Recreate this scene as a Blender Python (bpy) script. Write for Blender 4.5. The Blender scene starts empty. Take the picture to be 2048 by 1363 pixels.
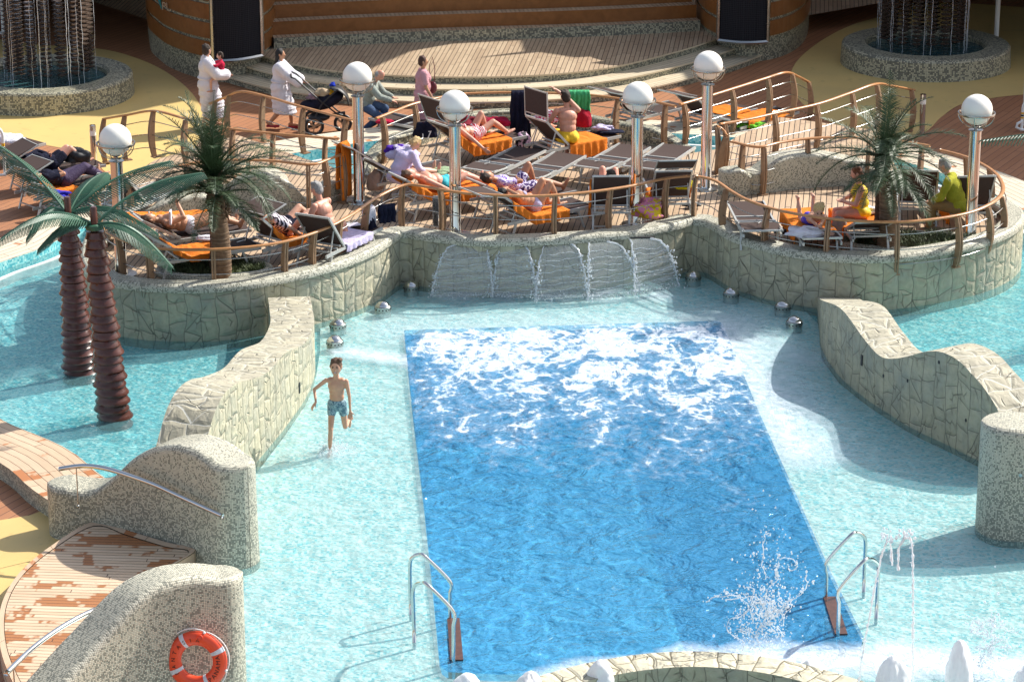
import bpy, math, random
from mathutils import Vector, Matrix, geometry, noise
R = math.radians
random.seed(11)
sc = bpy.context.scene
col = sc.collection
# ---------------------------------------------------------------- camera
FPX, CH, PITCH = 5700.0, 14.1, R(18.44)
cam_d = bpy.data.cameras.new("camera")
cam_d.sensor_width = 36; cam_d.lens = FPX / 2048 * 36; cam_d.clip_end = 2000
cam = bpy.data.objects.new("camera", cam_d); col.objects.link(cam)
cam.location = (0, 0, CH); cam.rotation_euler = (R(90) - PITCH, 0, 0)
sc.camera = cam
# ---------------------------------------------------------------- world and sun
SUN_EL = R(40); SUN_AZ = math.atan2(0.83, 0.55)
SV = Vector((math.sin(SUN_AZ) * math.cos(SUN_EL), math.cos(SUN_AZ) * math.cos(SUN_EL), math.sin(SUN_EL)))
w = bpy.data.worlds.new("World"); sc.world = w; w.use_nodes = True
nt = w.node_tree; sky = nt.nodes.new("ShaderNodeTexSky"); sky.sky_type = 'NISHITA'
sky.sun_disc = False; sky.sun_elevation = SUN_EL; sky.sun_rotation = SUN_AZ
nt.nodes["Background"].inputs[1].default_value = 0.14
sky.dust_density = 2.0; hs_ = nt.nodes.new("ShaderNodeHueSaturation"); hs_.inputs["Saturation"].default_value = .68
nt.links.new(sky.outputs[0], hs_.inputs["Color"]); nt.links.new(hs_.outputs[0], nt.nodes["Background"].inputs[0])
sl = bpy.data.lights.new("sun", 'SUN'); sl.energy = 5.0; sl.angle = R(0.6); sl.color = (1, 0.95, 0.87)
so = bpy.data.objects.new("sun", sl); col.objects.link(so)
so.rotation_euler = SV.to_track_quat('Z', 'Y').to_euler()
sc.view_settings.view_transform = 'Standard'; sc.view_settings.look = 'None'
sc.view_settings.exposure = 0.50; sc.view_settings.gamma = 1
sc.cycles.max_bounces = 6; sc.cycles.transparent_max_bounces = 24
sc.cycles.caustics_reflective = False; sc.cycles.caustics_refractive = False

# ---------------------------------------------------------------- helpers
def P(x, y, Z=0.0):
    dx = (x - 1024) / FPX; u = -(y - 681.5) / FPX
    d = Vector((dx, math.cos(PITCH) + u * math.sin(PITCH), -math.sin(PITCH) + u * math.cos(PITCH)))
    t = (Z - CH) / d.z
    return Vector((d.x * t, d.y * t, Z))
def ZT(base, ytop):
    """height at which the vertical through base shows at picture row ytop"""
    u = -(ytop - 681.5) / FPX
    dy = math.cos(PITCH) + u * math.sin(PITCH); dz = -math.sin(PITCH) + u * math.cos(PITCH)
    return CH + dz * (base.y / dy)
def cat(pts, n=8, closed=False):
    pts = [Vector(p) for p in pts]; out = []; m = len(pts)
    rng = range(m) if closed else range(m - 1)
    for i in rng:
        if closed: p0, p1, p2, p3 = pts[i - 1], pts[i], pts[(i + 1) % m], pts[(i + 2) % m]
        else: p0, p1, p2, p3 = pts[max(i - 1, 0)], pts[i], pts[i + 1], pts[min(i + 2, m - 1)]
        for k in range(n):
            t = k / n
            out.append(.5 * ((2 * p1) + (p2 - p0) * t + (2 * p0 - 5 * p1 + 4 * p2 - p3) * t * t + (3 * p1 - p0 - 3 * p2 + p3) * t ** 3))
    if not closed: out.append(pts[-1].copy())
    return out
def resample(pts, step):
    out = [pts[0].copy()]; acc = 0
    for a, b in zip(pts, pts[1:]):
        L = (b - a).length
        if L < 1e-9: continue
        t = step - acc
        while t <= L:
            out.append(a.lerp(b, t / L)); t += step
        acc = L - (t - step)
    if (out[-1] - pts[-1]).length > step * .3: out.append(pts[-1].copy())
    return out
def tag(o, label=None, cat_=None, group=None, kind=None):
    if label: o["label"] = label
    if cat_: o["category"] = cat_
    if group: o["group"] = group
    if kind: o["kind"] = kind
    return o
def empty(name, loc, rz=0, label=None, cat_=None, group=None):
    o = bpy.data.objects.new(name, None); col.objects.link(o)
    o.location = loc; o.rotation_euler = (0, 0, rz); o.empty_display_size = .1
    return tag(o, label, cat_, group)
def auto_uv(me):
    uv = me.uv_layers.new(name="UVMap").data
    for p in me.polygons:
        n = p.normal
        if abs(n.z) > .75:
            for li in p.loop_indices:
                c = me.vertices[me.loops[li].vertex_index].co; uv[li].uv = (c.x, c.y)
        else:
            t = Vector((-n.y, n.x, 0)).normalized()
            for li in p.loop_indices:
                c = me.vertices[me.loops[li].vertex_index].co; uv[li].uv = (c.dot(t), c.z)
class MB:
    def __init__(s): s.V = []; s.F = []; s.U = []; s.M = []
    def add(s, V, F, U=None, mi=0):
        o = len(s.V); s.V += [tuple(v) for v in V]; s.F += [tuple(i + o for i in f) for f in F]
        if U: s.U += U
        s.M += [mi] * len(F); return s
    def quad(s, a, b, c, d, uv=None, mi=0):
        s.add([a, b, c, d], [(0, 1, 2, 3)], list(uv) if uv else None, mi)
    def box(s, c, sz, rot=None, bev=0):
        x, y, z = [v / 2 for v in sz]; c = Vector(c)
        V = [Vector((i * x, j * y, k * z)) for i in (-1, 1) for j in (-1, 1) for k in (-1, 1)]
        if rot is not None: V = [rot @ v for v in V]
        return s.add([v + c for v in V], [(0, 1, 3, 2), (4, 6, 7, 5), (0, 4, 5, 1), (2, 3, 7, 6), (0, 2, 6, 4), (1, 5, 7, 3)])
    def bar(s, a, b, wd, th):
        a = Vector(a); b = Vector(b); d = (b - a); L = d.length; d.normalize()
        up = Vector((0, 0, 1)) if abs(d.z) < .95 else Vector((0, 1, 0))
        sd = d.cross(up).normalized(); up = sd.cross(d)
        rot = Matrix((sd, d, up)).transposed()
        return s.box((a + b) / 2, (wd, L, th), rot)
    def tube(s, pts, r, n=8, radii=None, closed=False, flat=1.0):
        pts = [Vector(p) for p in pts]; m = len(pts); V = []; F = []
        prev = None
        for i, p in enumerate(pts):
            if closed: d = pts[(i + 1) % m] - pts[i - 1]
            else: d = pts[min(i + 1, m - 1)] - pts[max(i - 1, 0)]
            if d.length < 1e-9: d = Vector((0, 0, 1))
            d.normalize()
            if prev is None:
                up = Vector((0, 0, 1)) if abs(d.z) < .9 else Vector((0, 1, 0))
                sd = d.cross(up).normalized()
            else:
                sd = (prev - d * prev.dot(d)).normalized()
            prev = sd; u2 = sd.cross(d)
            rr = radii[i] if radii else r
            for k in range(n):
                a = 2 * math.pi * k / n
                V.append(p + sd * math.cos(a) * rr + u2 * math.sin(a) * rr * flat)
        for i in range(m if closed else m - 1):
            j = (i + 1) % m
            for k in range(n):
                k2 = (k + 1) % n
                F.append((i * n + k, i * n + k2, j * n + k2, j * n + k))
        if not closed:
            F.append(tuple(range(n))); F.append(tuple((m - 1) * n + k for k in reversed(range(n))))
        return s.add(V, F)
    def lathe(s, prof, c=(0, 0, 0), n=24, a0=0, a1=2 * math.pi):
        c = Vector(c); V = []; F = []; m = len(prof); full = abs(a1 - a0 - 2 * math.pi) < 1e-6
        cnt = n if full else n + 1
        for i in range(cnt):
            a = a0 + (a1 - a0) * i / n
            for r, z in prof: V.append(c + Vector((r * math.cos(a), r * math.sin(a), z)))
        for i in range(n):
            j = (i + 1) % cnt
            for k in range(m - 1): F.append((i * m + k, j * m + k, j * m + k + 1, i * m + k + 1))
        return s.add(V, F)
    def ell(s, c, r, n=16, m=10, rot=None):
        c = Vector(c); V = []; F = []
        if not hasattr(r, '__len__'): r = (r, r, r)
        for i in range(m + 1):
            t = math.pi * i / m
            for k in range(n):
                a = 2 * math.pi * k / n
                v = Vector((r[0] * math.sin(t) * math.cos(a), r[1] * math.sin(t) * math.sin(a), r[2] * math.cos(t)))
                if rot is not None: v = rot @ v
                V.append(c + v)
        for i in range(m):
            for k in range(n):
                k2 = (k + 1) % n
                F.append((i * n + k, (i + 1) * n + k, (i + 1) * n + k2, i * n + k2))
        return s.add(V, F)
    def mesh(s, name):
        me = bpy.data.meshes.new(name); me.from_pydata(s.V, [], s.F); me.update()
        if s.U and len(s.U) == len(me.loops):
            uv = me.uv_layers.new(name="UVMap").data
            for i, u in enumerate(s.U): uv[i].uv = u
        else: auto_uv(me)
        return me
    def build(s, name, mat, parent=None, smooth=False, me=None):
        me = s.mesh(name)
        for m_ in (mat if isinstance(mat, (list, tuple)) else [mat]): me.materials.append(m_)
        if any(s.M):
            me.polygons.foreach_set("material_index", s.M)
        return link(name, me, parent, smooth)
def link(name, me, parent=None, smooth=False):
    if smooth:
        me.polygons.foreach_set("use_smooth", [True] * len(me.polygons))
        if smooth != 'all':
            try: me.set_sharp_from_angle(angle=R(smooth if smooth is not True else 40))
            except Exception: pass
    o = bpy.data.objects.new(name, me); col.objects.link(o)
    if parent is not None: o.parent = parent
    return o
def struct(o): o["kind"] = "structure"; return o

# ---------------------------------------------------------------- materials
class NT:
    def __init__(s, name):
        s.m = bpy.data.materials.new(name); s.m.use_nodes = True; s.t = s.m.node_tree
        s.b = s.t.nodes["Principled BSDF"]; s.out = s.t.nodes["Material Output"]
    def n(s, typ, **kw):
        nd = s.t.nodes.new("ShaderNode" + typ)
        for k, v in kw.items(): setattr(nd, k, v)
        return nd
    def l(s, a, b): s.t.links.new(a, b)
    def inp(s, sock, v):
        if isinstance(v, (int, float)): sock.default_value = v
        elif isinstance(v, tuple):
            sock.default_value = v if len(v) == len(sock.default_value) else (*v, 1)
        else: s.l(v, sock)
    def math(s, op, a, b=0.0, c=None, clamp=False):
        nd = s.n("Math", operation=op); nd.use_clamp = clamp
        s.inp(nd.inputs[0], a); s.inp(nd.inputs[1], b)
        if c is not None: s.inp(nd.inputs[2], c)
        return nd.outputs[0]
    def mix(s, f, a, b, bt='MIX'):
        nd = s.n("Mix", data_type='RGBA', blend_type=bt)
        s.inp(nd.inputs[0], f); s.inp(nd.inputs[6], a); s.inp(nd.inputs[7], b)
        return nd.outputs[2]
    def uv(s): return s.n("TexCoord").outputs["UV"]
    def obj(s): return s.n("TexCoord").outputs["Object"]
    def world(s): return s.n("NewGeometry").outputs["Position"]
    def noise(s, v, scale, detail=3, rough=.55, dist=0.0, dim='3D'):
        nd = s.n("TexNoise", noise_dimensions=dim); s.l(v, nd.inputs["Vector"])
        nd.inputs["Scale"].default_value = scale; nd.inputs["Detail"].default_value = detail
        nd.inputs["Roughness"].default_value = rough; nd.inputs["Distortion"].default_value = dist
        return nd.outputs[0]
    def sep(s, v): nd = s.n("SeparateXYZ"); s.l(v, nd.inputs[0]); return nd.outputs
    def comb(s, x, y, z=0.0):
        nd = s.n("CombineXYZ"); s.inp(nd.inputs[0], x); s.inp(nd.inputs[1], y); s.inp(nd.inputs[2], z); return nd.outputs[0]
    def mapr(s, v, a, b, c=0.0, d=1.0, smooth=False):
        nd = s.n("MapRange"); nd.clamp = True
        if smooth: nd.interpolation_type = 'SMOOTHSTEP'
        s.inp(nd.inputs[0], v)
        for i, q in enumerate((a, b, c, d)): s.inp(nd.inputs[i + 1], q)
        return nd.outputs[0]
    def wn(s, v): nd = s.n("TexWhiteNoise", noise_dimensions='3D'); s.l(v, nd.inputs[0]); return nd.outputs[0]
    def bump(s, h, dist, strength=1.0):
        nd = s.n("Bump"); s.l(h, nd.inputs["Height"]); nd.inputs["Distance"].default_value = dist
        nd.inputs["Strength"].default_value = strength; s.l(nd.outputs[0], s.b.inputs["Normal"]); return nd.outputs[0]
    def vscale(s, v, x, y, z=1.0):
        nd = s.n("VectorMath", operation='MULTIPLY'); s.l(v, nd.inputs[0]); nd.inputs[1].default_value = (x, y, z); return nd.outputs[0]
MATS = {}
def pm(name, c, rough=.6, metal=0.0, var=.18, scale=14.0, bump=0.0, spec=.5, c2=None):
    """plain surface with a noise variation of its own colour"""
    if name in MATS: return MATS[name]
    N = NT(name); v = N.obj(); nz = N.noise(v, scale, 4)
    f = N.mapr(nz, .3, .7)
    dark = tuple(q * (1 - var) for q in c); lite = tuple(min(1, q * (1 + var)) for q in (c2 or c))
    N.l(N.mix(f, dark, lite), N.b.inputs["Base Color"])
    N.b.inputs["Roughness"].default_value = rough; N.b.inputs["Metallic"].default_value = metal
    N.b.inputs["Specular IOR Level"].default_value = spec
    if bump: N.bump(N.noise(v, scale * 2, 3), bump)
    MATS[name] = N.m; return N.m
def m_stone(name, grout, cols, wd=.26, ht=.34, gw=.008, split=.55, rot=False):
    N = NT(name); uv = N.uv(); nn = N.n("TexNoise"); N.l(uv, nn.inputs["Vector"]); nn.inputs["Scale"].default_value = 2.1; nn.inputs["Detail"].default_value = 1.5
    d3 = N.sep(nn.outputs[1]); q = N.sep(uv); U, W_ = (q[1], q[0]) if rot else (q[0], q[1])
    u = N.math('DIVIDE', N.math('ADD', U, N.math('MULTIPLY', N.math('SUBTRACT', d3[0], .5), .20)), wd)
    ci = N.math('FLOOR', u); fu = N.math('FRACT', u); r1 = N.wn(N.comb(ci, 1.7, 0)); r2 = N.wn(N.comb(ci, 9.1, 3))
    v = N.math('ADD', N.math('DIVIDE', W_, ht), N.math('MULTIPLY', r1, 5.3))
    v = N.math('ADD', v, N.math('MULTIPLY', N.math('SUBTRACT', fu, .5), N.math('MULTIPLY', N.math('SUBTRACT', r2, .5), .7)))
    v = N.math('ADD', v, N.math('MULTIPLY', N.math('SUBTRACT', d3[1], .5), .7))
    ri = N.math('FLOOR', v); fv = N.math('FRACT', v); rc = N.wn(N.comb(ci, ri, 0)); rd = N.wn(N.comb(ci, ri, 5))
    sg = N.math('SUBTRACT', N.math('MULTIPLY', N.math('GREATER_THAN', rd, .5), 2), 1)
    dg = N.math('ADD', N.math('MULTIPLY', N.math('SUBTRACT', fu, .5), sg), N.math('MULTIPLY', N.math('SUBTRACT', fv, .5), .9))
    has = N.math('LESS_THAN', rc, split * .55); half = N.math('MULTIPLY', N.math('GREATER_THAN', dg, 0), has)
    e1 = N.math('MULTIPLY', N.math('MINIMUM', fu, N.math('SUBTRACT', 1, fu)), wd); e2 = N.math('MULTIPLY', N.math('MINIMUM', fv, N.math('SUBTRACT', 1, fv)), ht)
    e3 = N.math('ADD', N.math('MULTIPLY', N.math('ABSOLUTE', dg), wd * .6), N.math('MULTIPLY', N.math('SUBTRACT', 1, has), 9))
    e = N.math('MINIMUM', N.math('MINIMUM', e1, e2), e3)
    g = N.mapr(e, gw * .5, gw * 1.5); pil = N.mapr(e, 0, .05)
    cc = N.wn(N.comb(ci, ri, half)); nz = N.noise(uv, 7, 5, .6, .6); nz2 = N.noise(uv, 2.2, 3, .5)
    c = N.mix(cc, cols[0], cols[1]); c = N.mix(N.mapr(nz2, .42, .7), c, cols[2])
    c = N.mix(N.mapr(nz, .42, .75, 0, .6), c, tuple(k * .6 for k in cols[0]))
    wv = N.n("TexVoronoi", feature='DISTANCE_TO_EDGE', voronoi_dimensions='2D'); sc2 = N.n("VectorMath", operation='SCALE'); N.l(nn.outputs[1], sc2.inputs[0]); sc2.inputs["Scale"].default_value = .35
    ad = N.n("VectorMath", operation='ADD'); N.l(uv, ad.inputs[0]); N.l(sc2.outputs[0], ad.inputs[1]); N.l(N.vscale(ad.outputs[0], 1.0, .6, 0), wv.inputs["Vector"]); wv.inputs["Scale"].default_value = 6.5
    cre = N.math('MULTIPLY', N.mapr(wv.outputs["Distance"], .01, .06, 1, 0), N.mapr(N.noise(uv, 3.6, 1), .52, .6))
    c = N.mix(N.math('MULTIPLY', cre, .32), c, tuple(k * .3 for k in cols[0]))
    c = N.mix(g, grout, c)
    N.l(c, N.b.inputs["Base Color"]); N.b.inputs["Roughness"].default_value = .72
    h = N.math('ADD', N.math('MULTIPLY', pil, .34), N.math('ADD', N.math('MULTIPLY', nz, .55), N.math('MULTIPLY', cre, -.4)))
    h = N.math('ADD', N.math('ADD', h, N.math('MULTIPLY', cc, .3)), N.math('MULTIPLY', nz2, .6))
    N.bump(h, .045, 1.0)
    return N.m
def m_mosaic(name, light, dark, thr=.5, cell=.020, soft=.25, low=.25, zlo=None):
    N = NT(name); uv = N.uv(); s = 1 / cell
    v = N.vscale(uv, s, s, 0); fl = N.n("VectorMath", operation='FLOOR'); N.l(v, fl.inputs[0])
    r = N.wn(fl.outputs[0]); big = N.noise(uv, 1.1, 2)
    cl = N.noise(N.vscale(fl.outputs[0], cell, cell, 0), 11, 1)
    t = N.math('ADD', thr, N.math('MULTIPLY', N.math('SUBTRACT', big, .5), low))
    t = N.math('ADD', t, N.math('MULTIPLY', N.math('SUBTRACT', cl, .5), -.5))
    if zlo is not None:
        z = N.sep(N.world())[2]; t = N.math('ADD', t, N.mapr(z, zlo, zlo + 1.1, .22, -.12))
    f = N.math('GREATER_THAN', r, t)
    r2 = N.wn(N.n("VectorMath", operation='ADD').outputs[0]) if False else N.wn(N.vscale(fl.outputs[0], 1.7, 2.3, 1))
    c = N.mix(f, N.mix(r2, dark, tuple(q * 1.5 for q in dark)), N.mix(r2, light, tuple(q * .8 for q in light)))
    fr = N.n("VectorMath", operation='FRACTION'); N.l(v, fr.inputs[0]); q = N.sep(fr.outputs[0])
    e = N.math('MINIMUM', N.math('MINIMUM', q[0], N.math('SUBTRACT', 1, q[0])), N.math('MINIMUM', q[1], N.math('SUBTRACT', 1, q[1])))
    c = N.mix(N.mapr(e, .03, .12), tuple(q * .8 for q in dark), c)
    N.l(c, N.b.inputs["Base Color"]); N.b.inputs["Roughness"].default_value = .4
    N.bump(N.math('ADD', N.mapr(e, .0, .15), N.math('MULTIPLY', r2, .4)), .006, .6)
    return N.m
def m_tile(name, stops, cell=.036, coord='world', caust=0.0):
    N = NT(name); v0 = N.world() if coord == 'world' else N.uv(); s = 1 / cell
    v = N.vscale(v0, s, s, s if coord == 'world' else 0); ad = N.n("VectorMath", operation='ADD'); N.l(v, ad.inputs[0]); ad.inputs[1].default_value = (.37, .37, .37)
    fl = N.n("VectorMath", operation='FLOOR'); N.l(ad.outputs[0], fl.inputs[0])
    r = N.wn(fl.outputs[0]); r = N.math('ADD', r, N.math('MULTIPLY', N.math('SUBTRACT', N.noise(v0, 1.4, 3), .5), .7))
    rp = N.n("ValToRGB"); N.l(r, rp.inputs[0]); rp.color_ramp.interpolation = 'CONSTANT'
    els = rp.color_ramp.elements
    while len(els) < len(stops): els.new(.5)
    for e, (p, c) in zip(els, stops): e.position = p; e.color = (*c, 1)
    N.l(rp.outputs[0], N.b.inputs["Base Color"]); N.b.inputs["Roughness"].default_value = .35
    return N.m
def m_plank(name, c1, c2, seam, wd=.1, blen=1.6, sw=.06, grain=.35, rough=.6, stain=None, stain_amt=.5):
    N = NT(name); uv = N.uv(); q = N.sep(uv)
    vv = N.math('DIVIDE', q[1], wd); row = N.math('FLOOR', vv); fr = N.math('FRACT', vv)
    r1 = N.wn(N.comb(row, 3.1, 0))
    uu = N.math('ADD', N.math('DIVIDE', q[0], blen), N.math('MULTIPLY', r1, 7.3)); seg = N.math('FLOOR', uu); fu = N.math('FRACT', uu)
    r2 = N.wn(N.comb(row, seg, 1.0))
    g = N.noise(N.comb(N.math('MULTIPLY', q[0], 2.0), N.math('MULTIPLY', q[1], 26.0), r2), 1.6, 4, .6)
    c = N.mix(r2, c1, c2); c = N.mix(N.math('MULTIPLY', N.mapr(g, .35, .7), grain), c, tuple(v * .55 for v in c1))
    big = N.noise(uv, .8, 3); c = N.mix(N.mapr(big, .45, .75, 0, .3), c, tuple(v * .72 for v in c1))
    if stain:
        sn = N.noise(N.comb(N.math('ADD', q[0], N.math('MULTIPLY', r1, .16)), N.math('MULTIPLY', row, wd * 1.3), 0), 2.0, 3, .5, .4)
        sn = N.math('ADD', sn, N.math('MULTIPLY', N.math('SUBTRACT', N.noise(uv, 14, 3), .5), .10))
        c = N.mix(N.mapr(sn, .50 + .1 * (1 - stain_amt), .53 + .1 * (1 - stain_amt), 0, .92), c, stain)
    e = N.math('MINIMUM', fr, N.math('SUBTRACT', 1, fr)); e2 = N.math('MULTIPLY', N.math('MINIMUM', fu, N.math('SUBTRACT', 1, fu)), blen / wd)
    m = N.mapr(N.math('MINIMUM', e, e2), sw * .7, sw)
    c = N.mix(m, seam, c); N.l(c, N.b.inputs["Base Color"]); N.b.inputs["Roughness"].default_value = rough
    N.bump(N.math('ADD', m, N.math('MULTIPLY', g, .2)), .006, .7)
    return N.m
def m_metal(name, c, rough, streak=False):
    N = NT(name); nz = N.noise(N.obj(), 3, 2)
    N.l(N.mix(nz, c, tuple(q * .85 for q in c)), N.b.inputs["Base Color"])
    N.b.inputs["Metallic"].default_value = 1; N.l(N.mapr(nz, .3, .7, rough * .7, rough * 1.3), N.b.inputs["Roughness"])
    return N.m
def m_wood(name, c, c2, rough=.45, sc_=1.0):
    N = NT(name); v = N.vscale(N.obj(), 6 * sc_, 6 * sc_, 6 * sc_)
    g = N.noise(v, 2.0, 5, .6, .8); N.l(N.mix(N.mapr(g, .3, .7), c, c2), N.b.inputs["Base Color"])
    N.b.inputs["Roughness"].default_value = rough; N.bump(g, .003); return N.m
def m_stripe(name, ca, cb, freq, axis=0, duty=.5, dist=0.0):
    if name in MATS: return MATS[name]
    N = NT(name); v = N.obj(); q = N.sep(v)[axis]
    if dist: q = N.math('ADD', q, N.math('MULTIPLY', N.noise(v, 9, 2), dist))
    f = N.math('GREATER_THAN', N.math('FRACT', N.math('MULTIPLY', q, freq)), duty)
    N.l(N.mix(f, ca, cb), N.b.inputs["Base Color"]); N.b.inputs["Roughness"].default_value = .8
    N.bump(N.noise(v, 30, 3), .01); MATS[name] = N.m; return N.m
def m_fabric(name, c, var=.2, weave=False):
    if name in MATS: return MATS[name]
    N = NT(name); v = N.obj(); nz = N.noise(v, 7, 5)
    N.l(N.mix(N.mapr(nz, .3, .7), tuple(q * (1 - var) for q in c), tuple(min(1, q * (1 + var)) for q in c)), N.b.inputs["Base Color"])
    N.b.inputs["Roughness"].default_value = .9; N.b.inputs["Specular IOR Level"].default_value = .2
    N.bump(N.math('ADD', N.noise(v, 160, 2), N.math('MULTIPLY', N.noise(v, 12, 4, .6, 1.0), 2.2)), .02, .8)
    MATS[name] = N.m; return N.m
def m_skin(name, c):
    if name in MATS: return MATS[name]
    N = NT(name); v = N.obj(); nz = N.noise(v, 9, 4)
    N.l(N.mix(N.mapr(nz, .3, .7), tuple(q * .85 for q in c), (min(1, c[0] * 1.1), c[1] * 1.02, c[2])), N.b.inputs["Base Color"])
    N.b.inputs["Roughness"].default_value = .5; N.b.inputs["Subsurface Weight"].default_value = .08
    N.b.inputs["Subsurface Radius"].default_value = (.02, .008, .004)
    MATS[name] = N.m; return N.m
STC = [(.43, .40, .28), (.51, .47, .33), (.34, .34, .27)]
M = {}
M['stone'] = m_stone("stone_cladding", (.20, .19, .14), STC, gw=.006, split=.3)
M['stone_top'] = m_stone("stone_paving", (.66, .65, .57), [(.40, .37, .27), (.50, .46, .34), (.33, .31, .24)], .24, .40, .0045, .9)
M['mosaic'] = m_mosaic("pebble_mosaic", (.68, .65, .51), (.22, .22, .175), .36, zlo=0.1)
M['mosaic_rim'] = m_mosaic("rim_mosaic", (.68, .66, .53), (.22, .22, .17), .34)
M['mosaic_dk'] = m_mosaic("grey_mosaic", (.54, .51, .36), (.13, .13, .10), .48, cell=.034)
M['tile_sh'] = m_tile("shallow_pool_tile", [(0, (.34, .72, .76)), (.10, (.56, .84, .84)), (.26, (.78, .93, .89)), (.5, (.90, .96, .91))])
M['tile_la'] = m_tile("lagoon_tile", [(0, (.10, .48, .56)), (.25, (.20, .64, .68)), (.5, (.36, .75, .75)), (.8, (.58, .85, .82))])
M['tile_bl'] = m_tile("deep_pool_tile", [(0, (.15, .60, .92)), (.3, (.19, .66, .95)), (.6, (.23, .72, .97))])
M['deck'] = m_plank("teak_deck", (.46, .32, .205), (.60, .44, .29), (.03, .018, .012), .1, 1.6, .085)
M['stage'] = m_plank("stage_planks", (.43, .31, .20), (.55, .42, .28), (.04, .02, .012), .10, 1.2, .08)
M['tread'] = m_plank("tread_planks", (.60, .50, .34), (.70, .60, .43), (.12, .07, .04), .12, 2.0, .05)
M['coping'] = m_plank("coping_planks", (.66, .56, .42), (.76, .67, .52), (.12, .08, .05), .14, 1.3, .05, stain=(.45, .16, .05), stain_amt=-.35)
M['coping_lo'] = m_plank("lower_coping_planks", (.58, .42, .28), (.68, .51, .36), (.10, .06, .035), .14, 1.5, .04, stain=(.40, .14, .04), stain_amt=.0)
M['prom'] = m_plank("promenade_deck", (.36, .155, .07), (.42, .19, .09), (.12, .05, .025), .16, 2.4, .045, .25)
M['wet'] = m_plank("wet_teak_steps", (.60, .43, .28), (.70, .54, .38), (.08, .04, .02), .085, 3.2, .07, stain=(.34, .12, .03), stain_amt=.6)
M['clad'] = m_wood("cherry_cladding", (.19, .07, .016), (.27, .105, .028), .35, .35)
M['rail'] = m_wood("varnished_rail", (.42, .19, .07), (.52, .26, .11), .3)
M['post'] = m_wood("post_wood", (.24, .14, .075), (.34, .21, .12), .6)
M['chrome'] = m_metal("chrome", (.70, .71, .70), .06)
M['steel'] = m_metal("brushed_steel", (.46, .46, .44), .25)
M['alu'] = pm("painted_aluminium", (.52, .53, .51), .35, 0.3, .06)
M['sling'] = pm("brown_sling_fabric", (.075, .052, .046), .8, 0, .12, 60, spec=.15)
M['dark'] = pm("dark_plastic", (.02, .02, .022), .5)
M['white'] = pm("white_paint", (.82, .82, .80), .4, 0, .04)
M['globe'] = pm("opal_glass", (.95, .92, .84), .38, 0, .02, 3)
M['orange'] = m_fabric("orange_towel", (.88, .25, .03), .10)
M['whitecloth'] = m_fabric("white_cloth", (.80, .78, .86), .06)
M['robe'] = m_fabric("white_bathrobe", (.84, .82, .88), .05)
N = NT("yellow_resin"); v = N.world(); a = N.noise(v, .7, 4); b = N.noise(v, 5, 3)
c = N.mix(N.mapr(a, .35, .7), (.66, .47, .17), (.58, .42, .16)); c = N.mix(N.mapr(b, .62, .72, 0, .35), c, (.35, .26, .1)); N.l(c, N.b.inputs["Base Color"]); N.b.inputs["Roughness"].default_value = .55
M['yellow'] = N.m
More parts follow.
